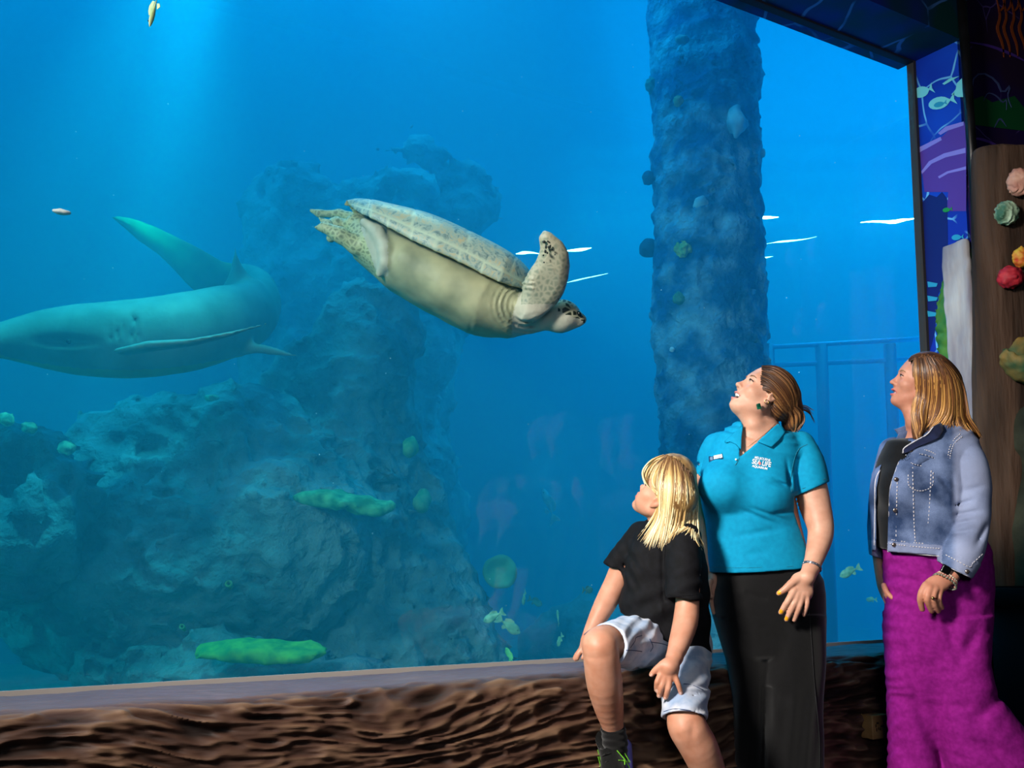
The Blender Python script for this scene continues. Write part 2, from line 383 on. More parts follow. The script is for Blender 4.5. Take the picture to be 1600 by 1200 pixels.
# ---- hall walls round the window: dark printed mural
def mural_mat(name, base, line, scale, lw, em=0):
    m, nt, b = new_mat(name); L = nt.links
    tc = nd(nt, 'ShaderNodeTexCoord'); n0 = nd(nt, 'ShaderNodeTexNoise'); n0.inputs['Scale'].default_value = 3
    mx = nd(nt, 'ShaderNodeMix', data_type='VECTOR'); mx.inputs[0].default_value = .12
    L.new(tc.outputs['Object'], n0.inputs['Vector']); L.new(tc.outputs['Object'], mx.inputs[4]); L.new(n0.outputs['Color'], mx.inputs[5])
    v = nd(nt, 'ShaderNodeTexVoronoi', feature='DISTANCE_TO_EDGE'); v.inputs['Scale'].default_value = scale; L.new(mx.outputs[1], v.inputs['Vector'])
    n1 = nd(nt, 'ShaderNodeTexNoise'); n1.inputs['Scale'].default_value = 2.2; L.new(tc.outputs['Object'], n1.inputs['Vector'])
    r0 = nd(nt, 'ShaderNodeValToRGB'); r0.color_ramp.elements[0].position = .42; r0.color_ramp.elements[1].position = .6
    r0.color_ramp.elements[0].color = rgb(base[0]); r0.color_ramp.elements[1].color = rgb(base[1]); L.new(n1.outputs[0], r0.inputs[0])
    r1 = nd(nt, 'ShaderNodeValToRGB'); r1.color_ramp.elements[0].position = lw*.6; r1.color_ramp.elements[1].position = lw
    r1.color_ramp.elements[0].color = (1, 1, 1, 1); r1.color_ramp.elements[1].color = (0, 0, 0, 1); L.new(v.outputs['Distance'], r1.inputs[0])
    n2 = nd(nt, 'ShaderNodeTexNoise'); n2.inputs['Scale'].default_value = 4; L.new(tc.outputs['Object'], n2.inputs['Vector'])
    r2 = nd(nt, 'ShaderNodeValToRGB'); r2.color_ramp.elements[0].position = .44; r2.color_ramp.elements[1].position = .54; L.new(n2.outputs[0], r2.inputs[0])
    mu = nd(nt, 'ShaderNodeMath', operation='MULTIPLY'); L.new(r1.outputs[0], mu.inputs[0]); L.new(r2.outputs[0], mu.inputs[1])
    mc = nd(nt, 'ShaderNodeMix', data_type='RGBA'); L.new(mu.outputs[0], mc.inputs[0]); L.new(r0.outputs[0], mc.inputs[6]); mc.inputs[7].default_value = rgb(line)
    L.new(mc.outputs[2], b.inputs['Base Color']); b.inputs['Roughness'].default_value = .55; b.inputs['Specular IOR Level'].default_value = .25
    return m
M_soff = mural_mat('mural_soffit', ('14268c', '0a3c40'), '4478c0', 2.6, .02)
M_jamb = mural_mat('mural_jamb', ('0a32b0', '0c46c8'), '6ec0f4', 6.5, .03)
M_dark = mural_mat('mural_dark', ('201050', '2a1838'), '5a4a90', 3.5, .012)
JY = 3.04
struct('wall_above', 'dark blue printed wall above the viewing window', MB().box((-4, JY-.02, GZ1), (GX, GY+.1, 5.2)), M_soff)
plainm = {k: pm('print_'+k, c, None, rough=.55, spec=.25) for k, c in dict(aqua='7fe0e6', teal='2aa0c8', violet='8f86e0', purple='5a3aa0', navy='0a1f70', green='1f9a4c', lime='a8c840', dgreen='0f5a30', rust='9a4a20', dusk='4a5a90', orange='d88a3c', grey='8e8a94', white='d8d8d4').items()}
KEYS = list(plainm)
PL = [plainm[k] for k in KEYS]
jm = MB().box((GX, JY, 0), (GX+.12, GY+.03, 5.2), 0)
def jx(px, py): return hit(px, py, 0, GX)
def art(mb, pts, key, off=.0015, t=.0012):
    mb.poly([jx(*q)+V(-off-t, 0, 0) for q in pts], t, (1, 0, 0), 1+KEYS.index(key))
def fish_pts(cx, cy, L, H, ang, flip=1):
    o = []
    for k in range(16):
        a = math.pi*2*k/16; o.append((math.cos(a)*L*.5*.72-flip*.10*L, math.sin(a)*H*.5))
    tail = [(.30*L, -.06*H), (.5*L, -.5*H), (.44*L, 0), (.5*L, .5*H), (.30*L, .06*H)]
    o = [p for p in o if p[0] < .24*L]; o.sort(key=lambda p: -math.atan2(p[1], -(p[0]+.1*L)))
    pts = o+tail if True else o
    c, s = math.cos(ang), math.sin(ang)
    return [(cx+x*c-y*s, cy+x*s+y*c) for x, y in pts]
# purple reef sweeps, pale reef fish, green brain coral and the grey post printed on the jamb
art(jm, [(1437, 234), (1452, 222), (1472, 214), (1486, 200), (1508, 192), (1510, 224), (1510, 330), (1480, 330), (1482, 300), (1445, 300)], 'purple', .0004)
art(jm, [(1466, 208), (1478, 198), (1506, 190), (1506, 196), (1482, 204), (1470, 211)], 'violet')
art(jm, [(1437, 230), (1470, 214), (1472, 219), (1438, 238)], 'violet')
art(jm, [(1440, 268), (1452, 252), (1475, 240), (1509, 231), (1509, 239), (1478, 246), (1456, 256), (1441, 272)], 'violet')
art(jm, [(1466, 276), (1480, 268), (1510, 260), (1510, 265), (1482, 271), (1468, 279)], 'violet')
art(jm, [(1442, 316), (1452, 304), (1464, 308), (1472, 300), (1480, 310), (1482, 430), (1466, 460), (1461, 520), (1452, 552), (1448, 440)], 'navy', .0004)
art(jm, fish_pts(1472, 160, 46, 19, -.28), 'aqua', .003); art(jm, fish_pts(1470, 163, 22, 8, -.28), 'teal', .0045)
art(jm, fish_pts(1443, 143, 34, 17, -.35), 'aqua', .003)
art(jm, [(1487, 148), (1494, 140), (1496, 130), (1505, 121), (1506, 152), (1497, 152), (1492, 149)], 'aqua', .003)
art(jm, [(1473, 131), (1484, 123), (1500, 119), (1488, 126), (1476, 133)], 'aqua', .003)
art(jm, fish_pts(1497, 371, 20, 9, -.1), 'teal', .004); art(jm, fish_pts(1481, 328, 16, 7, -.2), 'green', .004)
for yy in (440, 462, 486): art(jm, [(1450, yy), (1466, yy+3), (1464, yy+8), (1451, yy+9)], 'teal', .004)
jamb_mi = [M_jamb]+PL
struct('wall_jamb', 'blue printed side wall of the window recess with reef fish and coral', jm, jamb_mi)
# domed green coral printed relief: solid half dome standing proud of the jamb
cc = jx(1524, 560); 
# wall right of the recess
wm = MB().box((GX+.02, JY-.02, 0), (GX+4, JY+.1, 5.2), 0)
def wart(pts, key, off=.0012): wm.poly([hit(x, y, 1, JY-.02)+V(0, -off-.001, 0) for x, y in pts], .001, (0, 1, 0), 1+KEYS.index(key))
def stroke(pts, w, key, n=14, off=.0016):
    q = cr([(x, y, 0) for x, y in pts], n)[:, :2]; t = np.gradient(q, axis=0); t /= np.linalg.norm(t, axis=1)[:, None]; nn = np.stack([-t[:, 1], t[:, 0]], 1)
    ww = w*np.sin(np.linspace(.25, math.pi-.25, n))[:, None]
    for i in range(n-1):
        wart([q[i]+nn[i]*ww[i], q[i+1]+nn[i+1]*ww[i+1], q[i+1]-nn[i+1]*ww[i+1], q[i]-nn[i]*ww[i]], key, off)
stroke([(1517, 160), (1520, 125), (1535, 115), (1556, 127), (1566, 145), (1578, 134), (1574, 150), (1580, 168)], 1.6, 'dusk')
stroke([(1536, 158), (1543, 146), (1556, 150), (1566, 160), (1572, 156), (1572, 172)], 1.2, 'dusk')
stroke([(1553, 200), (1562, 186), (1572, 198)], 1.2, 'dusk')
stroke([(1512, 66), (1545, 72), (1580, 85), (1605, 98)], 2.2, 'purple')
stroke([(1512, 215), (1540, 220), (1570, 235)], 2.2, 'purple')
for x0 in (1556, 1566, 1578, 1590):
    stroke([(x0, -5), (x0+6, 25), (x0+2, 45), (x0+10, 70), (x0+12, 90)], 2.2, 'rust'); stroke([(x0+4, 20), (x0+12, 10), (x0+14, -8)], 1.6, 'rust')
wart([(1514, 158), (1535, 150), (1550, 160), (1585, 150), (1605, 175), (1605, 205), (1560, 200), (1520, 195)], 'dgreen', .0004)
struct('wall_beside', 'dark purple printed wall to the right of the viewing window', wm, [M_dark]+PL)
# frame strip between glass and jamb
struct('trim_1', 'dark brown sealant strip along the right edge of the window', MB().box((GX-.022, GY-.012, GZ0), (GX-.001, GY+.03, GZ1)), pm('sealant', '3a3430', rough=.8))
struct('trim_2', 'dark sealant strip along the top edge of the window', MB().box((-3.5, GY-.012, GZ1-.012), (GX-.023, GY+.03, GZ1-.001)), pm('sealant_top', '10182c', rough=.8))
# black pole
a, b = hit(1499, -60, 1, 2.985), hit(1535, 487, 1, 2.985)
pole = thing('black_pole', 'black pole leaning along the outer corner of the window recess', 'pole', b)
M_blk = pm('black_tube', '0a0a0b', '16161a', 8, .35, .5)
MB().tube([a, b], .024, 14).build('tube', M_blk, pole, True)
MB().tube([b+(a-b)*.21, b-(a-b)*.0], .0275, 14).build('sleeve', M_blk, pole, True)
MB().tube([b+(a-b)*.215, b+(a-b)*.205], .0285, 14).build('collar', M_blk, pole, True)
# ---- grey weathered post against the jamb
pf = Fld(); q0, q1 = hit(1497, 300, 0, GX-.035), hit(1507, 760, 0, GX-.035)
post_m = pm('weathered_timber', '8c8690', 'd0ccc8', 9, .85, .2, bump=.9, bscale=22, stretch=(1, 1, .18), bdist=.012)
pf.box(((q0+q1)/2)*V(1, 1, 0)+V(0, 0, 1.29), np.eye(3), (.02, .075, 1.29), .012)
pf.post = lambda p, d: d+.006*vnoise(p*V(1, 1, .2), 24, 3)+.004*vnoise(p, 30, 4)
pc = ((q0+q1)/2)
o = sdf('timber_post', pf, (pc[0]-.08, pc[1]-.12, .0), (pc[0]+.06, pc[1]+.12, 2.64), .012, post_m)
tag(o, 'pale grey weathered post behind the hair of the woman in denim', 'post')
struct('trim_3', 'pale sealant line along the bottom edge of the window', MB().box((-3.5, GY-.012, .59), (GX-.023, GY-.001, .616)), pm('sealant_pale', 'a09a94', rough=.7))
# ---- green domed coral against the jamb
df = Fld(); dc = jx(1521, 508)
df.ell(dc, np.eye(3), (.032, .2, .375)); 
def ridges(p, d):
    q = p+.05*np.stack([vnoise(p, 9, 1), vnoise(p, 9, 2), vnoise(p, 9, 5)], 1)
    return d-.012*np.abs(np.sin(q[:, 2]*70+8*vnoise(p, 7, 8)))
df.post = ridges
clip_plane(df, jx(1524, 508), V(0, -1, 0))
o = sdf('brain_coral', df, dc-V(.06, .24, .42), dc+V(.0, .24, .42), .012, pm('brain_green', '0e6a34', '6a9a34', 7, .5, .4))
tag(o, 'green ridged dome coral on the window recess, behind the grey post', 'coral')
# ---- log trunk
tf = Fld(); tp = [P(1574, 236, 4.9), P(1574, 420, 4.88), P(1573, 650, 4.85), P(1566, 900, 4.82), P(1570, 1130, 4.8), P(1572, 1300, 4.78)]
tf.loft(tp, RT, [rp(52, 5), rp(50, 5), rp(48, 5), rp(36, 5), rp(44, 5), rp(55, 5)], [.11]*6, ex=2.4, cap=.15)
tf.post = lambda p, d: d+.02*fbm(p*V(1, 1, .16), 9, 3, 3)+.010*np.abs(vnoise(p*V(1, 1, .1), 34, 9))
trunk_m = pm('trunk_wood', '241912', '523d30', 9, .8, .2, bump=1, bscale=40, stretch=(1, 1, .12), bdist=.012)
o = sdf('tree_trunk', tf, np.min(tp, 0)-V(.3, .25, 0.0), np.max(tp, 0)+V(.3, .25, .06), .018, trunk_m)
tag(o, 'upright carved brown tree trunk beside the window recess', 'trunk')
# ball corals fixed on the trunk
def ball_coral(name, px, py, d, r, c1, c2, label, sc=26, amp=.12, squash=1., kind=0):
    c = P(px, py, d); R_ = rp(r, d); f = Fld()
    f.ell(c, [RT, UP, FW], (R_, R_*squash, R_*.8))
    if kind == 0: f.post = lambda p, dd: dd-R_*amp*np.abs(vnoise(p, 2.6/R_, 2))*1.6
    elif kind == 1: f.post = lambda p, dd: dd-R_*amp*(1-np.minimum(1, 3*np.abs(vnoise(p, 2.2/R_, 5))))
    else: f.post = lambda p, dd: dd-R_*amp*vnoise(p, 1.6/R_, 7)
    m = pm(name+'_skin', c1, c2, .9/R_, .6, .35, bump=.5, bscale=3/R_, bdist=R_*.08)
    return tag(sdf(name, f, c-R_*1.35, c+R_*1.35, R_*.09, m), label, 'coral', 'ball corals on the trunk')
ball_coral('ball_coral', 1592, 285, 4.76, 17, 'c88a78', 'dba890', 'pink pitted ball coral, uppermost on the trunk', squash=1.25)
ball_coral('ball_coral', 1573, 333, 4.76, 17, '3f6a50', 'b8d0b0', 'pale green grooved ball coral high on the trunk', amp=.2, kind=1)
ball_coral('ball_coral', 1596, 402, 4.76, 13, 'c83a20', 'e0b840', 'orange and yellow ball coral at the frame edge on the trunk', squash=1.2)
ball_coral('ball_coral', 1578, 433, 4.75, 18, '8a1428', 'd0303a', 'crimson frilly ball coral, lowest of those on the trunk', squash=.92)
# leafy cup coral
cf = Fld(); cb = P(1606, 560, 4.72)
cf.ell(cb, [RT, UP, FW], (.135, .105, .10)).ell(cb+UP*.075-FW*.02+RT*.01, [RT, UP, FW], (.118, .10, .085), .008, 's').ell(cb+UP*.02+FW*.05+RT*.02, [RT, UP, FW], (.10, .09, .03), .01)
cf.ell(cb-UP*.075-FW*.01+RT*.03, [RT, UP, FW], (.10, .035, .075), .012).ell(cb-UP*.05-FW*.04+RT*.03, [RT, UP, FW], (.085, .022, .06), .006, 's')
cf.post = lambda p, d: d+.014*vnoise(p, 16, 4)+.006*vnoise(p, 40, 5)
o = sdf('cup_coral', cf, cb-.22, cb+.22, .008, pm('cup_skin', '2c5236', '8a6a30', 9, .7, .3, bump=.5, bscale=50))
tag(o, 'green and rust leafy cup coral on the trunk', 'coral')
# dark rockwork behind the trunk, dark rounded counter lower down
rf = Fld(); rf.box(P(1672, 820, 4.92)*V(1, 1, 0)+V(0, 0, .85), np.eye(3), (.42, .12, .85), .05)
rf.post = lambda p, d: d+.05*fbm(p, 5, 4, 5)
rc = P(1672, 820, 4.92)
o = sdf('rockwork', rf, (rc[0]-.5, rc[1]-.2, 0), (rc[0]+.5, rc[1]+.2, 2.3), .025, pm('rock_dark', '1a1c14', '38392c', 6, .9, .2, bump=.6, bscale=30, bdist=.01))
tag(o, 'dark mossy artificial rock to the right of the trunk', 'rock')
bn = P(1652, 925, 4.35)
bin_ = thing('round_bin', 'dark navy drum-shaped bin in shadow behind the woman in denim', 'bin', (bn[0], bn[1], 0))
M_bin = pm('bin_plastic', '020306', '04060a', 4, .9, .05)
nz = 40; ang = np.linspace(0, 2*np.pi, nz, endpoint=False)
def lathe(cx, cy, prof, n=40):
    m = MB(); vs = [(cx+r*math.cos(t), cy+r*math.sin(t), z) for r, z in prof for t in np.linspace(0, 2*math.pi, n, endpoint=False)]
    k = len(prof); return m.add(vs, [(i*n+j, i*n+(j+1) % n, (i+1)*n+(j+1) % n, (i+1)*n+j) for i in range(k-1) for j in range(n)])
zt = bn[2]
lathe(bn[0], bn[1], [(.0, .005), (.24, .005), (.25, .02), (.27, zt-.03), (.0, zt-.03)]).build('body', M_bin, bin_, True)
lathe(bn[0], bn[1], [(.262, zt-.06), (.292, zt-.055), (.30, zt-.02), (.29, zt+.015), (.262, zt+.02), (.255, zt-.02), (.262, zt-.06)]).build('rim', M_bin, bin_, True)
# ---- carved log ledge under the window
nx_, nv_ = 900, 260
xs = np.linspace(-1.6, 4.525, nx_)
prof = np.array([(GY+.02, .596), (3.2, .607), (3.0, .605), (2.93, .600), (2.885, .578), (2.868, .53), (2.86, .42), (2.85, .3), (2.84, .2), (2.835, .12), (2.83, .05), (2.83, -.01)])
pr = cr(np.c_[prof, np.zeros(len(prof))], 600)[:, :2]; sl = np.r_[0, np.cumsum(np.linalg.norm(np.diff(pr, axis=0), axis=1))]
vv = np.linspace(0, sl[-1], nv_); py_ = np.interp(vv, sl, pr[:, 0]); pz_ = np.interp(vv, sl, pr[:, 1])
X, Vv = np.meshgrid(xs, vv, indexing='ij')
ty = np.gradient(py_, vv); tz = np.gradient(pz_, vv); ny_, nz2 = tz, -ty
q3 = np.stack([X, Vv, X*0], -1)
wig = .09*vnoise(q3*V(.6, 1, 1), 1.5, 21)+.035*vnoise(q3*V(.6, 1, 1), 3.4, 22)+.006*vnoise(q3*V(.6, 1, 1), 9, 23)
front = np.clip((Vv-.36)/.09, 0, 1)
knot = np.zeros_like(X)
for kx, kv, kr in ((2.0, .47, .16), (1.35, .6, .2), (.75, .72, .15), (3.2, .62, .2), (2.45, .75, .14)):
    rr = np.hypot((X-kx)*.6, Vv-kv); wig = wig+.03*np.exp(-(rr/kr)**2)*np.sign(Vv-kv+.001)*np.minimum(1, np.abs(Vv-kv)/.04); knot += .014*np.exp(-(rr/(kr*.7))**2)
g3 = np.stack([X*.11, (Vv+wig)*1.0, X*0], -1)
gr = .25*vnoise(g3*V(1.2, 1, 1), 24, 31)+.4*vnoise(g3*V(1.6, 1, 1), 60, 32)+.35*vnoise(g3*V(2, 1, 1), 105, 33)
ridge = 1-np.abs(.45*vnoise(g3, 24, 34)+.55*vnoise(g3*V(1.5, 1, 1), 58, 35))*2.6
disp = front*(.013*gr+.0125*ridge+.010*vnoise(q3*V(.4, 1, 1), 4.5, 36)+.17*np.exp(-((X-2.17)/.13)**2)*np.clip((Vv-.71)/.06, 0, 1)*np.clip((1.06-Vv)/.06, 0, 1)+knot)+(1-front)*(.0035*gr+.004*vnoise(q3, 5, 37)*(Vv > .05))
disp *= np.clip(Vv/.03, 0, 1)
Yp = py_[None]+ny_[None]*disp*-1; Zp = pz_[None]+nz2[None]*disp*-1
# keep the outward direction: towards -y on the front, +z on the top
Yp = py_[None]-np.abs(0)+disp*np.where(True, ny_/np.hypot(ny_, nz2), 0)[None]; Zp = pz_[None]+disp*(nz2/np.hypot(ny_, nz2))[None]
sgn = 1 if nz2[10] > 0 else -1
Yp = py_[None]+sgn*disp*(ny_/np.hypot(ny_, nz2))[None]; Zp = pz_[None]+sgn*disp*(nz2/np.hypot(ny_, nz2))[None]
idx = np.arange(nx_*nv_).reshape(nx_, nv_)
Fq = np.stack([idx[:-1, :-1], idx[:-1, 1:], idx[1:, 1:], idx[1:, :-1]], -1).reshape(-1, 4)
def log_mat():
    m, nt, b = new_mat('carved_log'); L = nt.links
    a1 = nd(nt, 'ShaderNodeAttribute', attribute_name='grain'); a2 = nd(nt, 'ShaderNodeAttribute', attribute_name='worn')
    r = nd(nt, 'ShaderNodeValToRGB'); e = r.color_ramp.elements; e[0].position = .25; e[1].position = .8; e[0].color = rgb('1c100b'); e[1].color = rgb('84664e')
    k = e.new(.5); k.color = rgb('472f24'); L.new(a1.outputs['Fac'], r.inputs[0])
    tc = nd(nt, 'ShaderNodeTexCoord'); n = nd(nt, 'ShaderNodeTexNoise'); n.inputs['Scale'].default_value = 3; L.new(tc.outputs['Object'], n.inputs['Vector'])
    r2 = nd(nt, 'ShaderNodeValToRGB'); r2.color_ramp.elements[0].color = rgb('5c5060'); r2.color_ramp.elements[1].color = rgb('786868'); L.new(n.outputs[0], r2.inputs[0])
    mx = nd(nt, 'ShaderNodeMix', data_type='RGBA'); L.new(a2.outputs['Fac'], mx.inputs[0]); L.new(r.outputs[0], mx.inputs[6]); L.new(r2.outputs[0], mx.inputs[7])
    L.new(mx.outputs[2], b.inputs['Base Color']); b.inputs['Roughness'].default_value = .62; b.inputs['Specular IOR Level'].default_value = .35
    n2 = nd(nt, 'ShaderNodeTexNoise'); n2.inputs['Scale'].default_value = 60; mp = nd(nt, 'ShaderNodeMapping'); mp.inputs['Scale'].default_value = (.12, 1, 1); L.new(tc.outputs['Object'], mp.inputs[0]); L.new(mp.outputs[0], n2.inputs['Vector'])
    bp = nd(nt, 'ShaderNodeBump'); bp.inputs['Strength'].default_value = .6; bp.inputs['Distance'].default_value = .004; L.new(n2.outputs[0], bp.inputs['Height']); L.new(bp.outputs[0], b.inputs['Normal'])
    return m
worn = np.clip(1-front*1.3+.25*vnoise(q3, 6, 41)*(Vv < .4), 0, 1)
o = mesh('log_ledge', np.stack([X, Yp, Zp], -1).reshape(-1, 3), Fq, log_mat(), None, True, None, {'grain': np.clip(.5+.35*(.8*gr+.5*(ridge-.4)), 0, 1).ravel(), 'worn': worn.ravel()})
tag(o, 'long carved brown log ledge under the viewing window', 'ledge')
def ledge_y(x, z):   # front face position for things fixed on it
    i = int(np.argmin(np.abs(xs-x))); j = int(np.argmin(np.abs(Zp[i][60:]-z)))+60; return Yp[i, j]
oc = hit(1372, 1135, 1, 2.81)
cov = thing('outlet_cover', 'tan square cover plate low on the dark end of the log ledge', 'cover', oc)
M_tan = pm('tan_plastic', '8a6438', 'a07a4a', 20, .6); hs = .047
MB().box((oc[0]-hs, oc[1]-.012, oc[2]-hs), (oc[0]+hs, oc[1]+.06, oc[2]+hs)).build('plate', M_tan, cov, bevel=.004)
M_hole = pm('tan_slots', '2a1a0c', rough=.8)
mk = MB()
for dx, dz, w, h in ((-.028, .006, .004, .012), (-.018, .016, .012, .006), (.012, .002, .022, .005), (.02, .016, .005, .012), (-.012, -.006, .004, .01), (-.002, -.008, .004, .01), (-.024, -.01, .004, .012)):
    mk.box((oc[0]+dx-w/2, oc[1]-.0135, oc[2]+dz-h/2), (oc[0]+dx+w/2, oc[1]-.011, oc[2]+dz+h/2))
tag(mk.build('slots', M_hole, cov), 'dark sockets')
# ------------------------------------------------------------------ rockwork in the tank
M_rock = pm('reef_rock', '3c5c6a', '86a4ac', 2.6, .95, .1, bump=1, bscale=14, bdist=.06)
def rock(name, label, build, amp=.09, sc=2.4, vox=.05, seed=1, m=None, cat='rock', pad=.35, sx=(1, 1, 1)):
    f = Fld(); build(f)
    def crag(p, d):
        q = p*V(*sx); w = p+.08*np.stack([vnoise(p, 5, seed+7), vnoise(p, 5, seed+8), vnoise(p, 5, seed+9)], -1)
        return d+amp*fbm(q, sc, 3, seed)*1.8+.05*(np.abs(vnoise(w*V(1, 1, 1.6), 6.5, seed+3))*2-.6)+.030*(np.abs(vnoise(w*V(1, 1, 1.5), 14, seed+4))*2-.6)+.014*vnoise(w, 31, seed+5)
    f.post = crag
    lo = np.min([c-r for _, _, _, c, r in f.it if r < 50], 0)-pad; hi = np.max([c+r for _, _, _, c, r in f.it if r < 50], 0)+pad
    lo[2] = max(lo[2], .0); lo[1] = max(lo[1], 3.45)
    return tag(sdf(name, f, lo, hi, vox, m or M_rock, None, 0), label, cat)
def far(f):
    d = 8.4; f.box(P(575, 640, d), [RT, FW, UP], (rp(130, d), .7, rp(365, d)), .3, .2)
    f.cone(P(480, 262, d-.3), P(655, 222, d-.3), .14, .15, .15)
    f.cone(P(655, 225, d-.2), P(730, 330, d), .17, .3, .15); f.cone(P(725, 300, d), P(690, 470, d), .22, .3, .2)
    f.cone(P(430, 290, d-.2), P(420, 620, d-.2), .14, .2, .2)
rock('sea_stack', 'far pale rock stack rising behind the turtle', far, .14, 1.4, .042, 4)
def tower(f):
    d = 6.5
    f.chain([P(548, 490, d), P(560, 560, d), P(545, 700, d), P(560, 860, d-.2), P(560, 1040, d-.4)], [rp(38, d), rp(74, d), rp(92, d), rp(110, d), rp(150, d)], .2)
    f.cone(P(600, 500, d), P(600, 760, d), rp(42, d), rp(44, d), .1)
    f.cone(P(630, 800, d-.1), P(720, 1060, d-.4), rp(40, d), rp(75, d), .2)
    f.cone(P(470, 620, d), P(430, 900, d-.2), rp(50, d), rp(120, d), .25)
rock('rock_tower', 'tall rock column standing beneath the turtle', tower, .09, 2.4, .032, 9, sx=(1, 1, .6))
def reef(f):
    d = 5.9
    f.chain([P(430, 690, d+.2), P(350, 680, d), P(270, 690, d), P(190, 712, d-.1), P(120, 745, d-.2)], [rp(60, d), rp(58, d), rp(56, d), rp(48, d), rp(42, d)], .2)
    f.chain([P(420, 860, d), P(250, 900, d-.1), P(110, 900, d-.1)], [rp(170, d), rp(170, d), rp(120, d)], .2)
rock('reef_ridge', 'long craggy reef ridge stretching left below the shark', reef, .09, 2.2, .032, 15)
def near(f):
    d = 5.0
    f.chain([P(60, 705, d), P(0, 715, d), P(-90, 720, d)], [rp(36, d), rp(48, d), rp(60, d)], .1)
    f.chain([P(110, 780, d+.1), P(20, 830, d), P(-80, 850, d)], [rp(45, d), rp(95, d), rp(110, d)], .2)
rock('coral_boulder', 'lumpy bright coral boulder at the left edge below the shark', near, .06, 4.5, .026, 21)
def low(f):
    d = 7.6
    f.chain([P(840, 1010, d), P(920, 1005, d), P(1060, 1010, d+.3)], [rp(40, d), rp(55, d), rp(60, d)], .2)
rock('low_rock', 'low dim rock on the sand behind the knee of the child', low, .06, 2.5, .05, 27)
def foot(f):
    d = 5.2
    f.chain([P(180, 1050, d), P(340, 1075, d), P(560, 1090, d)], [rp(60, d), rp(70, d), rp(60, d)], .2)
rock('foot_rock', 'shadowed low rock at the foot of the glass under the lower green plate coral', foot, .05, 4, .04, 33)
# ------------------------------------------------------------------ column
cf = Fld(); cd = 7.0
cpts = [P(1112, -260, cd-.3), P(1110, 0, cd-.1), P(1104, 250, cd), P(1100, 500, cd), P(1096, 800, cd), P(1092, 1010, cd)]
cbase = cpts[2]; 
cpz = [V(cbase[0], cbase[1], z) for z in np.linspace(6.4, .0, 8)]
cf.loft(cpz, RT, [.365]*8, [.365]*8, cap=.1)
def crust(p, d):
    w = p+.06*np.stack([vnoise(p, 6, 61), vnoise(p, 6, 62), vnoise(p, 6, 63)], -1)
    return d+.045*fbm(p, 3.2, 3, 51)+.024*(np.abs(vnoise(w, 8, 53))*2-.6)+.018*(np.abs(vnoise(w*V(1, 1, 1.3), 17, 54))*2-.6)+.010*vnoise(w, 36, 55)
cf.post = crust
M_col = pm('column_growth', '2e6496', '9cc0d4', 4.2, .9, .1, bump=.9, bscale=26, bdist=.05, ramp=(.42, .66))
o = sdf('reef_column', cf, V(cbase[0]-.5, cbase[1]-.5, 0), V(cbase[0]+.5, cbase[1]+.5, 6.3), .024, M_col, None, 0)
tag(o, 'tall round column crusted with growth in the middle of the tank', 'column')
def knob(px, py, d, r, label, c1='3c5c6c', c2='8fb0a8', sq=1., group='growths on the tank column', name='sponge_ball', amp=.18):
    c = P(px, py, d); R_ = rp(r, d); f = Fld(); f.ell(c, [RT, UP, FW], (R_, R_*sq, R_))
    f.post = lambda p, dd: dd+R_*amp*vnoise(p, 2.2/R_, px)
    return tag(sdf(name, f, c-R_*1.5, c+R_*1.5, R_*.14, pm('knob_skin', c1, c2, 1.2/R_, .9)), label, 'coral', group)
knob(1013, 388, 7.0, 15, 'large dark sponge ball on the left edge of the tank column', '1c3c5c', '2c5474')
knob(1186, 428, 7.0, 12, 'dark sponge ball on the right edge of the tank column', '1c3c5c', '2c5474')
knob(1188, 239, 6.95, 8, 'small pale ball on the right edge of the tank column', 'a0b8bc', 'd0dcd8')
knob(1013, 278, 7.0, 9, 'small dim knob on the left edge of the tank column', '2c4c6c', '3c6484', 1.3)
knob(1018, 134, 7.0, 10, 'greenish tuft high on the left edge of the tank column', '3c6c6c', '6c9c8c', 1.3)
knob(1066, 62, 6.63, 11, 'flat pinkish tuft highest on the face of the tank column', '8c8ca0', 'b0a8a8', .6)
knob(1060, 158, 6.63, 8, 'buff tuft on the face of the tank column, second from the top', 'a09068', 'c0b088', 1.1)
knob(1068, 390, 6.63, 12, 'yellow green knobbly sponge on the tank column', '7c9c40', 'c8d070', 1., amp=.4)
knob(1061, 466, 6.63, 10, 'dull green round sponge on the tank column below the yellow one', '4c7c5c', '6c9c6c')
knob(1050, 546, 6.6, 4, 'tiny white knob low on the tank column', 'd0e0e8', 'f0f4f8')
# pale crust patches on the column
for px, py, w, h, l in ((1110, 318, 22, 12, 'pale crest of growth across the middle of the tank column'), (1150, 195, 9, 26, 'pale upright patch of growth on the right of the tank column'), (1143, 458, 30, 7, 'pinkish shelf of growth low on the tank column')):
    c = P(px, py, 6.66); f = Fld(); f.ell(c, [RT, UP, FW], (rp(w, 6.66), rp(h, 6.66), .05)); f.post = lambda p, d: d+.07*fbm(p, 11, 4, 3)
    tag(sdf('crust_growth', f, c-.22, c+.22, .016, pm('crust_skin', '7ca4bc', 'bcd0d4', 9, .9)), l, 'growth', 'growths on the tank column')
def ring(px, py, d, r, label, c1, c2, group, h=.05, tilt=0):
    c = P(px, py, d); f = Fld(); ax = unit(-FW+UP*.5+RT*tilt); R_ = rp(r, d)
    a = unit(np.cross(ax, UP)); b = np.cross(ax, a)
    def fn(p):
        q = p-c; z = q@ax; rr = np.hypot(q@a, q@b)
        t = np.clip(z, -h, 0)
        return np.hypot(rr-R_*(.72-.25*(t/-h)), z-t)-R_*.24
    f.add(fn, c, R_*1.3+h); f.post = lambda p, dd: dd+R_*.1*vnoise(p, 3/R_, px)
    return tag(sdf('tube_sponge', f, c-R_*1.5-h, c+R_*1.5+h, max(R_*.12, .006), pm('sponge_skin', c1, c2, 20, .8)), label, 'sponge', group)
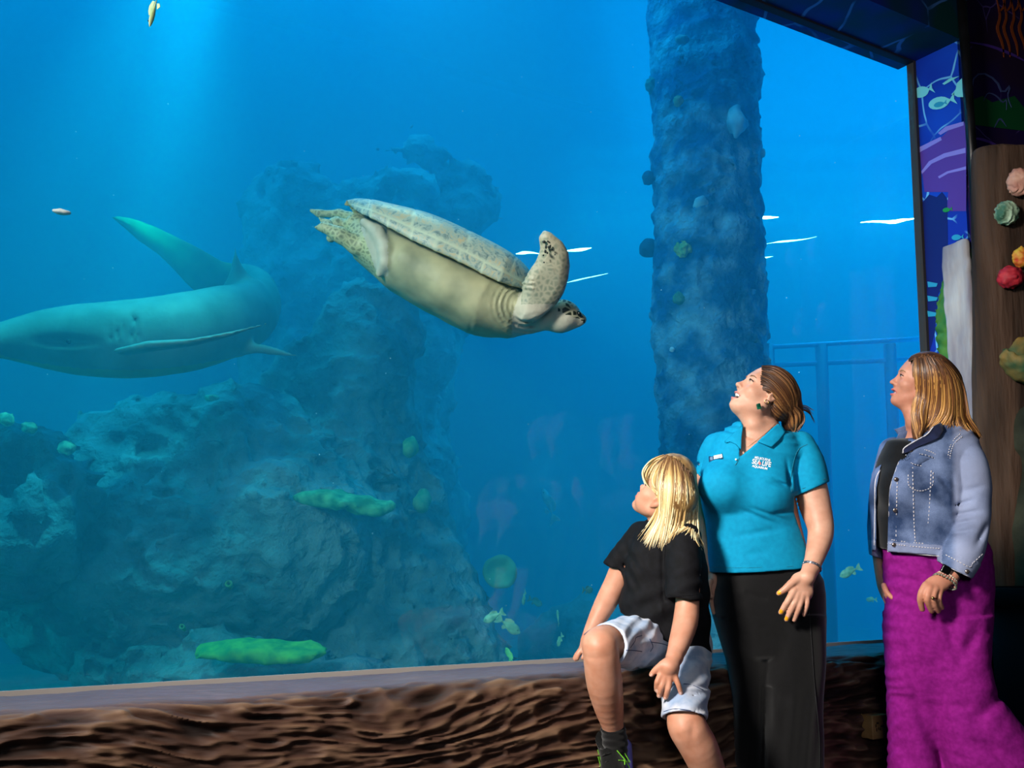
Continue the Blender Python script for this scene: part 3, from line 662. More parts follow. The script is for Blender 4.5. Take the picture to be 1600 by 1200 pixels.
g2 = 'open tube sponges on the reef'
for px, py, d, r, l in ((1080, 595, 6.6, 13, 'large yellow ring sponge low on the tank column'), (1085, 548, 6.6, 8, 'small pale green ring sponge just above the large yellow one'),
                        (348, 907, 5.25, 5, 'left tube sponge of the small trio under the reef ridge'), (363, 906, 5.25, 5, 'right tube sponge of the small trio under the reef ridge'), (357, 912, 5.2, 6.5, 'front tube sponge of the small trio under the reef ridge'),
                        (606, 917, 5.85, 7, 'yellow tube sponge, upper of the three on the foot of the rock column'), (602, 940, 5.8, 7.5, 'yellow tube sponge, lower left of the three on the foot of the rock column'), (632, 932, 5.85, 7, 'yellow tube sponge, right of the three on the foot of the rock column'),
                        (449, 938, 5.5, 8, 'dim single ring sponge between the two clusters of tube sponges'), (284, 979, 5.0, 5, 'tiny dim ring sponge above the left end of the lower plate coral')):
    bright = px in (1080, 606, 602, 632)
    ring(px, py, d, r, l, 'b0b83c' if bright else '5c8c50', 'd8dc70' if bright else '84ac64', g2)
# plate corals
def plate(pts, d, th, label, tilt, seed, c1='2c9c4c', c2='70c850'):
    f = Fld()
    for (x, y, rx, ry) in pts: f.ell(P(x, y, d), [RT, unit(FW+UP*tilt), unit(UP-FW*tilt)], (rp(rx, d), ry, th), .06)
    f.post = lambda p, dd: dd+.02*fbm(p, 14, 3, seed)-.012*np.abs(vnoise(p, 40, seed))
    cs = np.mean([P(x, y, d) for x, y, _, _ in pts], 0)
    return tag(sdf('plate_coral', f, cs-V(.7, .7, .35), cs+V(.7, .7, .35), .02, pm('plate_skin', c1, c2, 16, .8)), label, 'coral', 'flat plate corals')
plate([(365, 1016, 62, .11), (450, 1018, 66, .12)], 4.9, .035, 'bright green flat plate coral just above the log ledge', .12, 3)
plate([(490, 776, 34, .09), (536, 783, 42, .12), (582, 793, 34, .10)], 5.42, .035, 'green plate coral jutting from the middle of the rock column', .1, 5, '2c8c5c', '74d090')
plate([(640, 698, 12, .1)], 6.1, .06, 'small green coral tuft on the right side of the rock column', .4, 6, '3c8c4c', '84b868')
plate([(660, 782, 14, .1)], 6.0, .06, 'dim green coral tuft low on the right slope of the rock column', .4, 8, '3c8c5c', '74a878')
# round cup coral on the slope
c = P(782, 894, 6.2); R_ = rp(27, 6.2); f = Fld(); axn = unit(-FW+UP*.35); aa = unit(np.cross(axn, UP)); bb = np.cross(axn, aa)
f.ell(c, [aa, bb, axn], (R_, R_, R_*.4)).ell(c+axn*R_*.3, [aa, bb, axn], (R_*.8, R_*.8, R_*.35), .02, 's').ball(P(764, 918, 6.1), R_*.28, .02, 's')
f.post = lambda p, d: d+.008*vnoise(p, 16, 4)
tag(sdf('disc_coral', f, c-R_*1.3, c+R_*1.3, .009, pm('disc_skin', '3c8c70', '64b890', 8, .8)), 'round dished coral beside the foot of the rock column', 'coral')
for px, py, d, r, l, sq in ((10, 655, 4.75, 12, 'bright ball coral at the left edge on top of the boulder', .9), (46, 668, 4.8, 12, 'dim round coral on the boulder, right of the bright one', .8), (330, 622, 5.55, 11, 'pale tuft of coral on the crest of the reef ridge', .5), (105, 700, 4.85, 14, 'blurred ball coral on the right shoulder of the boulder', .8)):
    knob(px, py, d, r, l, '5c9c8c', 'a0d8b4', sq, 'corals along the reef ridge', 'ball_sponge')
# ------------------------------------------------------------------ fish
def fish_parts(px, py, d, L, ang, yaw, col, label, name='reef_fish', group='small reef fish', deep=.36):
    """L length in photo pixels, ang heading in the picture plane (radians, 0 = facing left), yaw turn away from the glass"""
    c = P(px, py, d); l = rp(L, d)
    h = unit(-RT*math.cos(ang)-UP*math.sin(ang)); h = unit(h*math.cos(yaw)+FW*math.sin(yaw)); w = unit(UP-(UP@h)*h); s_ = np.cross(h, w)
    root = thing(name, label, 'fish', c, group); M = pm('fish_skin', col[0], col[1], 30, .4, .5)
    T = np.linspace(0, 1, 13); prof = [.02, .10, .15, .175, .185, .18, .165, .14, .11, .08, .055, .04, .035]; vs = []; n = 12
    for t, r in zip(T, prof):
        for j in range(n):
            a = 2*math.pi*j/n; vs.append(c+h*l*(.5-.78*t)+w*l*r*deep/.36*math.sin(a)+s_*l*r*.42*math.cos(a))
    fs = [(i*n+j, i*n+(j+1) % n, (i+1)*n+(j+1) % n, (i+1)*n+j) for i in range(12) for j in range(n)]+[tuple(range(n)), tuple(12*n+j for j in range(n))[::-1]]
    MB().add(vs, fs).build('body', M, root, True)
    def fin(pts, nm): MB().poly([c+h*l*x+w*l*y-s_*l*.006 for x, y in pts], l*.012, s_).build(nm, M, root)
    fin([(-.25, .03), (-.38, .14), (-.5, .19), (-.44, 0), (-.5, -.19), (-.38, -.14), (-.25, -.03)], 'tail')
    fin([(.2, .15), (.1, .22), (-.05, .23), (-.2, .15), (-.2, .05), (.2, .1)], 'dorsal_fin')
    fin([(.0, -.12), (-.1, -.22), (-.18, -.16), (-.16, -.06)], 'belly_fin')
    MB().tube([c+h*l*.36+w*l*.03+s_*l*.075, c+h*l*.36+w*l*.03-s_*l*.075], l*.018, 8).build('eyes', M_blk, root, True)
    return root
pale = ('6cb090', 'a8e0b8')
R_ = math.radians
for a in ((772, 963, 5.3, 38, R_(28), .2, pale, 'pale fish facing down left above the log ledge, tail touching its neighbour'),
          (794, 977, 5.3, 46, R_(180-36), .2, pale, 'pale fish facing down right above the log ledge, tail touching its neighbour'),
          (819, 934, 5.8, 30, R_(80), .6, pale, 'slim pale fish swimming nose down near the dished coral'),
          (836, 940, 6.2, 30, R_(150), .5, ('3c8c8c', '5cacA0'), 'dim blurred fish just right of the nose-down fish'),
          (872, 965, 5.8, 28, R_(-85), .7, pale, 'dim fish rising nose up left of the knee of the child'),
          (875, 1000, 5.7, 26, R_(70), .5, pale, 'dim fish nose down left of the hand of the child on the ledge'),
          (797, 1026, 5.0, 34, R_(-60), .6, ('4cb064', '84e090'), 'green fish nose up just above the log ledge'),
          (918, 922, 6.0, 30, R_(170), .9, ('8ca060', '70a8a0'), 'greenish fish left of the elbow of the child'),
          (1329, 893, 5.9, 36, R_(30), .3, pale, 'pale fish facing down left between the two women'),
          (1362, 937, 6.6, 20, R_(10), .9, pale, 'tiny dim fish beside the pocketed hand of the woman in denim'),
          (858, 790, 8.2, 60, R_(-70), .3, ('6c9cb0', '8cb8c4'), 'long dim silvery shape in the dark blue water, standing in for a reflection', .2)):  # last entry is a fish-shaped stand-in for a pale window reflection
    fish_parts(*a[:8], deep=a[8] if len(a) > 8 else .36)
tag(fish_parts(241, 14, 3.4, 56, R_(70), .2, ('b8d890', 'e8f4c0'), 'thin yellow fish at the top edge of the window', deep=.1), group='small reef fish')
# floating white flake, drifting specks
c = P(96, 331, 3.45); f = Fld(); f.ell(c, [unit(RT-UP*.1), FW, unit(UP+RT*.1)], (rp(14, 3.45), .02, rp(4.2, 3.45))); f.post = lambda p, d: d+.002*vnoise(p, 60, 1)
tag(sdf('food_flake', f, c-.05, c+.05, .0025, pm('flake', 'd8cfc4', 'f2ece4', 60, .6)), 'small white oval flake drifting above the tail fin of the shark', 'flake')
sp = MB(); r2 = np.random.default_rng(3)
for k in range(70):
    c = P(r2.uniform(0, 1400), r2.uniform(20, 980), r2.uniform(4.6, 5.4)); r_ = r2.uniform(.0015, .0035)
    sp.add([c+V(r_, 0, 0), c-V(r_, 0, 0), c+V(0, r_, 0), c-V(0, r_, 0), c+V(0, 0, r_), c-V(0, 0, r_)], [(0, 2, 4), (2, 1, 4), (1, 3, 4), (3, 0, 4), (2, 0, 5), (1, 2, 5), (3, 1, 5), (0, 3, 5)])
tag(sp.build('drifting_specks', pm('speck', 'e0f0f4', rough=.8)), 'white specks drifting in the aquarium water', 'specks', kind='stuff')
# ------------------------------------------------------------------ glowing tubes standing in for streaks of reflected light, and the submerged railing
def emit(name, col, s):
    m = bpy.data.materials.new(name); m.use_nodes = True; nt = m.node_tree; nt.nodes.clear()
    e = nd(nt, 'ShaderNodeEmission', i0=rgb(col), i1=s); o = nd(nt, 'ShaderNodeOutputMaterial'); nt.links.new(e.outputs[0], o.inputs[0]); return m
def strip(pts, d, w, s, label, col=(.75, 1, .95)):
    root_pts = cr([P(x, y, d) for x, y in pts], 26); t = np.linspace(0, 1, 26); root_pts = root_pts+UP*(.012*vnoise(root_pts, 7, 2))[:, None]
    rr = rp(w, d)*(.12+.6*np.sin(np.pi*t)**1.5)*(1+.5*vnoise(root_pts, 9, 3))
    o = MB().tube(root_pts, rr, 8).build('reflection_streak', emit('streak_glow', col, s), None, True); return tag(o, label, 'streak', 'glowing reflection streaks')
strip([(1180, 342), (1196, 341), (1216, 339)], 8.2, 3.2, 30, 'short bright reflection streak touching the right side of the tank column')
strip([(1345, 349), (1385, 346), (1432, 341)], 8.2, 4.2, 30, 'brightest reflection streak near the right edge of the window')
strip([(1198, 379), (1230, 375), (1276, 369)], 8.2, 1.6, 12, 'thin reflection streak under the short bright one by the tank column', (.4, .95, 1))
strip([(1183, 404), (1195, 402), (1208, 400)], 8.2, 1.6, 10, 'shortest thin reflection streak low beside the tank column', (.4, .95, 1))
strip([(806, 398), (822, 396), (846, 398)], 7.4, 3.2, 9, 'reflection streak left of the raised flipper of the turtle', (.5, .95, 1))
strip([(880, 393), (900, 391), (924, 388)], 7.4, 3.4, 14, 'reflection streak right of the raised flipper of the turtle', (.6, 1, 1))
strip([(884, 442), (910, 437), (950, 427)], 7.4, 1.6, 5, 'faint curved reflection streak above the head of the turtle', (.4, .9, 1))
rl = thing('tank_railing', 'submerged blue railing seen behind the guide and the woman in denim', 'railing', P(1283, 700, 8.4)*V(1, 1, 0))
M_rail = pm('rail_paint', '4fa0d8', rough=.4)
for y0, y1 in ((544, 528), (572, 560)): MB().tube([P(1176, y0, 8.4), P(1460, y1, 8.4)], .02, 8).build('rail', M_rail, rl, True)
for px in (1200, 1283, 1390): a = P(px, 538, 8.42); MB().tube([a, a*V(1, 1, 0)], .05, 8).build('post', pm('post_paint', '1a5c98', rough=.5), rl, True)
# ------------------------------------------------------------------ sea turtle
def cpx(p):
    q = p-CAM; d = q@FW
    return 800+FPX*(q@RT)/d, 692-FPX*(q@UP)/d, d
TD = 4.35
turtle = thing('sea_turtle', 'green sea turtle diving right with one front flipper raised', 'turtle', P(690, 430, TD))
st = [((556, 334), (548, 366), .05), ((590, 345), (572, 416), .15), ((646, 373), (618, 457), .21), ((712, 403), (674, 490), .23), ((769, 432), (733, 521), .22), ((806, 446), (785, 527), .17), ((838, 462), (835, 517), .09)]
f = Fld()
cen = [P((m[0]+b[0])/2, (m[1]+b[1])/2, TD) for m, b, _ in st]
sides = [unit(P(*m, TD)-P(*b, TD)) for m, b, _ in st]
f.loft(cen, sides, [rp(math.hypot(m[0]-b[0], m[1]-b[1])/2, TD) for m, b, _ in st], [w for _, _, w in st], ex=2.3, cap=.8)
# neck, head, beak
hd = TD-.05
f.cone(P(820, 487, TD), P(868, 493, hd), rp(27, TD), rp(22, TD), .04)
f.ell(P(880, 494, hd), [unit(RT-UP*.12), UP, FW], (rp(27, hd), rp(24, hd), .062), .03)
f.cone(P(885, 495, hd), P(907, 499, hd), rp(20, hd), rp(10, hd), .02)
f.cone(P(880, 504, hd), P(903, 506, hd), rp(14, hd), rp(6, hd), .012)
# near front flipper, thick at the shoulder and thin at the tip
f.fin([(850, 360), (861, 363), (878, 377), (889, 395), (892, 415), (889, 436), (881, 458), (870, 476), (857, 488), (838, 498), (816, 498), (808, 478), (815, 458), (816, 442), (826, 425), (836, 410), (843, 390), (842, 371)], lambda x, y: TD-.16-.14*np.clip((480-y)/110, 0, 1), .03, .03, 14)
f.ell(P(826, 482, TD-.12), [RT, UP, FW], (rp(20, TD), rp(20, TD), .07), .04)
# far front flipper, trailing behind the body
f.loft([P(815, 500, TD+.12), P(800, 505, TD+.35), P(770, 490, TD+.6), P(730, 470, TD+.75)], [UP]*4, [.06, .07, .06, .02], [.03, .018, .012, .008], .03, cap=.4)
# rear flippers, tail, loose skin fold
f.chain([P(585, 398, TD-.06), P(558, 384, TD-.1), P(530, 366, TD-.12), P(505, 354, TD-.12)], [rp(15, TD), rp(13, TD), rp(11, TD), rp(7, TD)], .02)
f.chain([P(520, 360, TD-.12), P(500, 356, TD-.12), P(486, 354, TD-.12)], [rp(8, TD), rp(5, TD), rp(1.5, TD)], .012)
f.chain([P(512, 350, TD-.1), P(498, 340, TD-.1)], [rp(8, TD), rp(2.5, TD)], .012)
f.chain([P(565, 342, TD+.05), P(530, 334, TD+.08), P(500, 334, TD+.08), P(486, 329, TD+.08)], [rp(9, TD), rp(7, TD), rp(6, TD), rp(3, TD)], .015)
f.chain([P(550, 362, TD+.06), P(525, 352, TD), P(508, 350, TD)], [rp(14, TD), rp(12, TD), rp(5, TD)], .02)
f.ball(P(517, 372, TD-.08), rp(7, TD), .012)
f.chain([P(569, 347, TD-.14), P(590, 362, TD-.165), P(602, 388, TD-.185), P(603, 412, TD-.18), P(592, 428, TD-.15)], [rp(6, TD), rp(9, TD), rp(9, TD), rp(8, TD), rp(5, TD)], .02)
# skin creases round the shoulder and the plastron seams
shc = P(822, 478, TD-.2)
def tpost(p, d):
    x, y, z = cpx(p); r = np.hypot(x-822, (y-478)*1.1); w = np.exp(-((r-38)/16)**2)*(x < 835)*(z < TD)
    d = d+.006*np.sin(r*.75)*w
    head = (x > 852)*(y > 462); d = d+head*.0
    fw = np.exp(-((x-850)/26)**2)*(y < 480)*(y > 420); d = d+.0015*np.sin((x*.5+y)*1.0)*fw
    return d+.004*vnoise(p, 14, 3)
f.post = tpost
def turtle_skin(name, base, spot, scale, sp_lo, sp_hi, line=None, rough=.5):
    m, nt, b = new_mat(name); L = nt.links
    tc = nd(nt, 'ShaderNodeTexCoord'); v = nd(nt, 'ShaderNodeTexVoronoi', feature='DISTANCE_TO_EDGE'); v.inputs['Scale'].default_value = scale; L.new(tc.outputs['Object'], v.inputs['Vector'])
    r = nd(nt, 'ShaderNodeValToRGB'); r.color_ramp.elements[0].position = sp_lo; r.color_ramp.elements[1].position = sp_hi
    r.color_ramp.elements[0].color = rgb(base); r.color_ramp.elements[1].color = rgb(spot); L.new(v.outputs['Distance'], r.inputs[0]); L.new(r.outputs[0], b.inputs['Base Color'])
    b.inputs['Roughness'].default_value = rough; return m
T_pl = pm('plastron', '8a8a6c', 'bab48c', 6, .55, .35, bump=.25, bscale=40)
T_sk = pm('turtle_skin', 'b0ac98', 'c8c2ac', 12, .55, .35, bump=.4, bscale=70)
T_fl = turtle_skin('flipper_scales', 'a8a890', '7c8874', 46, .05, .35)
T_hd = turtle_skin('head_scales', 'bcb898', '202a1c', 34, .10, .16)
T_rf = turtle_skin('rear_scales', 'bcbc8c', '84845c', 50, .06, .3)
def tpick(c):
    x, y, z = cpx(c); m = np.zeros(len(c), int)
    m[(x > 800) & (y > 455) & (x+ (y-455)*.3 > 812)] = 1
    m[(x > 838) & (y < 470) & (z < TD-.1)] = 2
    m[(x > 815) & (y < 475) & (z < TD-.12)] = 2
    m[(x > 872) & (y > 466) & (y < 486+(x-872)*.38)] = 3
    m[x > 911] = 3
    m[(x < 562+np.maximum(0, (y-350)*.35)) & (y > 318)] = 4
    m[(x < 606) & (z < TD-.1) & (x > 560) & (y < 432) & (x > 560+(y-345)*.35)] = 1
    return m
lo = P(700, 430, TD)-V(.75, .9, .5); hi = P(700, 430, TD)+V(.8, .95, .5)
tb = sdf('body', f, lo, hi, .007, [T_pl, T_sk, T_fl, T_hd, T_rf], turtle, 1, tpick)
# dark freckles near the flipper tip, eyes
fk = MB()
def dab(mb, px, py, d, rx, ry, ang=0., th=.002, m=0, n=10, nrm=None):
    c = P(px, py, d); a = RT*math.cos(ang)+UP*math.sin(ang); b_ = UP*math.cos(ang)-RT*math.sin(ang)
    mb.poly([c+a*rp(rx, d)*math.cos(t)+b_*rp(ry, d)*math.sin(t) for t in np.linspace(0, 2*math.pi, n, endpoint=False)], th, FW, m)
for x, y, rx, ry in ((850, 378, 3, 2.5), (853, 386, 2, 3), (858, 386, 3, 2), (862, 390, 2, 1.6), (852, 393, 2, 3), (855, 395, 1.6, 2), (860, 384, 1.5, 1.5), (849, 399, 1.5, 1.5), (867, 398, 1, 1), (850, 410, 1.5, 1.2), (856, 377, 1.6, 1.2)):
    fk.add(*[(lambda c, r: ([c+RT*r[0]*math.cos(t)*math.sin(u)+UP*r[1]*math.sin(t)*math.sin(u)+FW*.004*math.cos(u) for u in np.linspace(.1, math.pi-.1, 4) for t in np.linspace(0, 2*math.pi, 8, endpoint=False)], [(i*8+j, i*8+(j+1) % 8, (i+1)*8+(j+1) % 8, (i+1)*8+j) for i in range(3) for j in range(8)]))(P(x, y, TD-.332), (rp(rx, TD), rp(ry, TD)))][0:1][0])
fk.build('flipper_freckles', pm('freckle', '24302c', rough=.6), turtle, True)
ef = Fld(); ec = P(905, 490.5, hd-.035); ef.ell(ec, [unit(RT*.6-UP*.8), unit(UP*.6+RT*.8), FW], (rp(5.5, hd), rp(3.4, hd), .012))
sdf('eye', ef, ec-.03, ec+.03, .002, pm('turtle_eye', '0c1010', rough=.15), turtle)
# carapace: domed shell with seams between the scutes and a rim of marginal scutes
top = cr([(545, 318, 0), (575, 322, 0), (610, 331, 0), (670, 345, 0), (730, 370, 0), (790, 400, 0), (822, 424, 0), (836, 446, 0)], 130)[:, :2]
rim = cr([(545, 320, 0), (562, 332, 0), (588, 344, 0), (646, 375, 0), (712, 405, 0), (769, 434, 0), (806, 448, 0), (836, 453, 0)], 130)[:, :2]
wid = np.interp(np.linspace(0, 1, 130), [0, .08, .25, .5, .75, .92, 1], [.01, .11, .22, .26, .23, .13, .03])
nth = 60; th = np.linspace(0, math.pi, nth); Vs = []; ln = []; tt_ = lambda t: t/math.pi
for i in range(130):
    s = i/129; M3 = P(rim[i][0], rim[i][1], TD-wid[i]*.95); T3 = P(top[i][0], top[i][1], TD+.06); Fm = M3+FW*wid[i]*1.95-UP*wid[i]*.28
    mid = (M3+Fm)/2; hgt = T3-mid; hgt = hgt-(hgt@FW)*FW
    for j, t in enumerate(th):
        p_ = mid+(M3-mid)*np.cos(t)+hgt*(np.sin(t)**.85)*1.02
        k = s*5.2-.1+.35*(tt_(t)-.2); seam = np.exp(-((k-round(k))/.022)**2)*(.07 < t/math.pi < .93)
        tt = t/math.pi
        for q in (.07, .34, .66, .93): seam = max(seam, math.exp(-((tt-q)/.012)**2)*(0.03 < s < .97))
        k2 = s*12; 
        if tt < .07 or tt > .93: seam = max(seam, math.exp(-((k2-round(k2))/.06)**2))
        Vs.append(p_-unit(hgt)*.004*seam); ln.append(seam)
Vs = np.array(Vs); ctr = np.array([P(690, 425, TD)]); 
inner = Vs.reshape(130, nth, 3).copy(); low = inner[:, ::-1][:, [0]]; 
idx = np.arange(130*nth).reshape(130, nth)
Fq = np.stack([idx[:-1, :-1], idx[1:, :-1], idx[1:, 1:], idx[:-1, 1:]], -1).reshape(-1, 4)
def shell_mat():
    m, nt, b = new_mat('carapace_scutes'); L = nt.links
    tc = nd(nt, 'ShaderNodeTexCoord'); n = nd(nt, 'ShaderNodeTexNoise'); n.inputs['Scale'].default_value = 30; n.inputs['Detail'].default_value = 8; n.inputs['Roughness'].default_value = .7; n.inputs['Distortion'].default_value = 1.2; L.new(tc.outputs['Object'], n.inputs['Vector'])
    r = nd(nt, 'ShaderNodeValToRGB'); e = r.color_ramp.elements; e[0].position = .36; e[1].position = .62; e[0].color = rgb('5c7474'); e[1].color = rgb('c0b088'); k = e.new(.5); k.color = rgb('a4b4a4'); L.new(n.outputs[0], r.inputs[0])
    n3 = nd(nt, 'ShaderNodeTexNoise'); n3.inputs['Scale'].default_value = 7; L.new(tc.outputs['Object'], n3.inputs['Vector'])
    a = nd(nt, 'ShaderNodeAttribute', attribute_name='seam'); mx = nd(nt, 'ShaderNodeMix', data_type='RGBA'); L.new(a.outputs['Fac'], mx.inputs[0]); L.new(r.outputs[0], mx.inputs[6]); mx.inputs[7].default_value = rgb('c0ccb0'); L.new(mx.outputs[2], b.inputs['Base Color'])
    b.inputs['Roughness'].default_value = .45; return m
o = mesh('carapace', Vs, Fq, [shell_mat(), pm('shell_rim', 'b0a468', 'd0c48c', 20, .5)], turtle, True, None, {'seam': ln})
sm = o.modifiers.new('thick', 'SOLIDIFY'); sm.thickness = .022; sm.offset = -1; sm.material_offset_rim = 1; sm.material_offset = 1
# ------------------------------------------------------------------ shark
SD = 4.95
shark = thing('shark', 'large grey shark swimming left with its tail curled behind it', 'shark', P(210, 530, SD))
f = Fld()
sp_ = [(-75, 541, SD-.35, 14), (-40, 538, SD-.3, 22), (0, 533, SD-.22, 27), (60, 530, SD-.12, 44), (120, 531, SD-.06, 55), (200, 530, SD, 61), (280, 521, SD+.1, 62), (345, 505, SD+.28, 58), (392, 490, SD+.55, 49), (410, 470, SD+.95, 37), (404, 448, SD+1.25, 28), (380, 432, SD+1.4, 20), (350, 430, SD+1.42, 15)]
sp_ = np.array(sp_, float); cs = cr(sp_[:, :3], 40); rr = np.interp(np.linspace(0, 12, 40), np.arange(13), sp_[:, 3])
pts = np.array([P(*q) for q in cs]); rm = np.array([rp(r, q[2]) for r, q in zip(rr, cs)])
f.loft(pts, UP, rm, rm*np.interp(np.linspace(0, 1, 40), [0, .2, .6, 1], [1.25, 1.05, .85, .6]), cap=.8)
# flattened head, mouth groove, gill slits
f.cone(P(-30, 551, SD-.62), P(26, 553, SD-.42), .008, .006, .012, 's')
def blade(nodes, k=.02, side=UP, cap=.5): f.loft([P(x, y, d) for x, y, d, _, _ in nodes], [s[5] if len(s) > 5 else side for s in nodes] if False else side, [rp(h, d) for _, _, d, h, _ in nodes], [t for _, _, _, _, t in nodes], k, cap=cap)
# tail fin: long upper lobe reaching back over the body
f.fin([(171, 338), (186, 337), (204, 340), (236, 351), (270, 367), (315, 390), (352, 412), (372, 424), (366, 446), (330, 456), (304, 455), (288, 440), (270, 420), (245, 396), (216, 375), (192, 355)], lambda x, y: SD+.98+(x-171)*.0023, .03, .05, 22)
# first dorsal fin seen almost edge on, second behind
f.fin([(367, 381), (370, 396), (377, 414), (388, 430), (400, 444), (398, 470), (352, 470), (346, 450), (355, 436), (361, 420), (365, 400)], lambda x, y: SD+.56, .035, .06, 14)
# pectoral fin edge on, swept back
blade([(192, 550, SD-.26, 6, .06), (235, 541, SD-.34, 7.5, .07), (300, 535, SD-.37, 5.2, .06), (360, 522, SD-.36, 3.4, .04), (416, 506, SD-.3, 1.6, .02)], .02, UP)
# far pectoral and pelvic fin
f.fin([(380, 528), (402, 537), (430, 543), (452, 551), (468, 556), (440, 556), (402, 552), (376, 556)], lambda x, y: SD+.3-(x-380)*.001, .022, .04, 8)
def spost(p, d):
    x, y, z = cpx(p); near = z < SD+.05
    g = np.zeros(len(p))
    for gx in (172, 183, 194, 205, 214): g += np.exp(-((x-gx-(y-520)*.12)/2.6)**2)*np.exp(-((y-521)/15)**2)
    g += 1.2*np.exp(-((x-212-(y-505)*.3)/2.5)**2)*np.exp(-((y-500)/9)**2)
    d = d+.018*g*near
    br = np.exp(-((y-534-(x-100)*.02)/7)**2)*np.exp(-((x-98)/40)**2)
    d = d+.03*br*near
    return d+.004*fbm(p, 6, 3, 2)
f.post = spost
S_top, S_bel = pm('shark_skin', '56766e', '6c8c84', 5, .55, .35, bump=.3, bscale=60), pm('shark_belly', '74844c', '8c9a60', 5, .6, .3)
S_fin = pm('shark_fin', '566a34', '6c8040', 6, .6, .3)
def sattr(v):
    x, y, z = cpx(v); return x
def spick(c):
    x, y, z = cpx(c); m = np.zeros(len(c), int)
    m[(y > 578-(np.abs(x-190)*.0013*np.abs(x-190))*.5) & (z < SD+.6) & (x < 380)] = 1
    m[(z > SD+.9) & (y < 455) & (x < 362)] = 2
    return m
lo, hi = bounds3(f)
sdf('body', f, lo, hi, .0125, [S_top, S_bel, S_fin], shark, 2, spick)
ef = Fld(); ec = P(107, 534, SD-.335); ef.ball(ec, .012); sdf('eye', ef, ec-.04, ec+.04, .004, pm('shark_eye', '1c2420', rough=.2), shark)
# ------------------------------------------------------------------ people: shared builders
def trace(f, px, py, d0, d1, n=48):
    """first surface of a field along the photo rays; nan where it is missed"""
    px = np.asarray(px, float).ravel(); py = np.asarray(py, float).ravel()
    v = FW[None]+((px-800)/FPX)[:, None]*RT[None]+((692-py)/FPX)[:, None]*UP[None]
    ds = np.linspace(d0, d1, n); res = np.full(len(px), np.nan); prev = None
    for a, d in enumerate(ds):
        val = f.ev(CAM+v*d)
        if prev is not None:
            m = np.isnan(res) & (prev > 0) & (val <= 0)
            res[m] = ds[a-1]+(ds[a]-ds[a-1])*(prev/(prev-val+1e-12))[m]
        prev = val
    return res
def drape(f, pts, d0, d1, off=.002, dflt=None):
    pts = np.asarray(pts, float); d = trace(f, pts[:, 0], pts[:, 1], d0, d1)
    ok = ~np.isnan(d)
    if ok.any() and not ok.all(): d[~ok] = np.interp(np.arange(len(d))[~ok], np.arange(len(d))[ok], d[ok])
    elif not ok.any(): d[:] = dflt if dflt else (d0+d1)/2
    return np.array([P(x, y, q-off) for (x, y), q in zip(pts[:, :2], d)])
def seam(mb, f, pts, d0, d1, r=.0016, n=24, off=.0008, m=0, dash=0):
    q = cr(np.c_[np.asarray(pts, float), np.zeros(len(pts))], n)[:, :2]; w = drape(f, q, d0, d1, off)
    if not dash: mb.tube(w, r, 5, m)
    else:
        for i in range(0, n-1, 2): mb.tube(w[i:i+2], r, 5, m)
def decal(mb, f, poly, d0, d1, off=.002, th=.0015, m=0, sub=6):
    """closed outline in photo pixels laid on the surface as a thin patch"""
    poly = np.asarray(poly, float); c = poly.mean(0); n = len(poly)
    rings = [c+(poly-c)*t for t in np.linspace(0, 1, sub)[1:]]
    al = np.vstack([c[None]]+rings); w = drape(f, al, d0, d1, off)
    fs = [(0, 1+i, 1+(i+1) % n) for i in range(n)]
    for k in range(sub-2):
        a, b = 1+k*n, 1+(k+1)*n; fs += [(a+i, b+i, b+(i+1) % n, a+(i+1) % n) for i in range(n)]
    N0 = len(w); back = w+FW*th*2
    e = 1+(sub-2)*n
    fs2 = [tuple(j+N0 for j in q[::-1]) for q in fs]+[(e+i, e+N0+i, e+N0+(i+1) % n, e+(i+1) % n) for i in range(n)]
    mb.add(list(w)+list(back), fs+fs2, m)
def words(mb, f, text, origin, ex, ey, size, d0, d1, off=.003, m=0):
    """flat printed lettering; ex, ey are the baseline and cap directions in photo pixels"""
    cu = bpy.data.curves.new('t', 'FONT'); cu.body = text; cu.size = 1; cu.offset = .015
    o = bpy.data.objects.new('t', cu); COL.objects.link(o); bpy.context.view_layer.update()
    me = o.evaluated_get(bpy.context.evaluated_depsgraph_get()).to_mesh()
    vs = np.array([v.co[:2] for v in me.vertices]); fs = [tuple(q.vertices) for q in me.polygons]
    wd = vs[:, 0].max(); q = np.asarray(origin)+vs[:, :1]*np.asarray(ex)*size/wd+vs[:, 1:2]*np.asarray(ey)
    w = drape(f, q, d0, d1, off); mb.add(w, fs, m); o.to_mesh_clear(); bpy.data.objects.remove(o); bpy.data.curves.remove(cu)
def curtain(f, ys, xl, xr, dlo, dhi, dref, k=.002, op='s'):
    """cuts away the part of a field seen between two outlines x = xl(y), x = xr(y), over a range of depth"""
    def fn(p):
        x, y, z = cpx(p); a = np.interp(y, ys, xl); b = np.interp(y, ys, xr); m = dref/FPX
        return np.maximum.reduce([(a-x)*m, (x-b)*m, (ys[0]-y)*m, (y-ys[-1])*m, dlo-z, z-dhi])
    f.add(fn, P((min(xl)+max(xr))/2, (ys[0]+ys[-1])/2, (dlo+dhi)/2), 2., op, k)
def cutline(f, a, b, d, keep, k=.002, tilt=0.):
    """clips a field along the photo line a-b (plane through the view direction), keeping the side of the pixel `keep`"""
    A, B, K = P(*a, d), P(*b, d), P(*keep, d); t = unit(B-A); n = np.cross(t, FW+UP*tilt); n = unit(n)
    if (K-A)@n > 0: n = -n
    clip_plane(f, A, n, k)
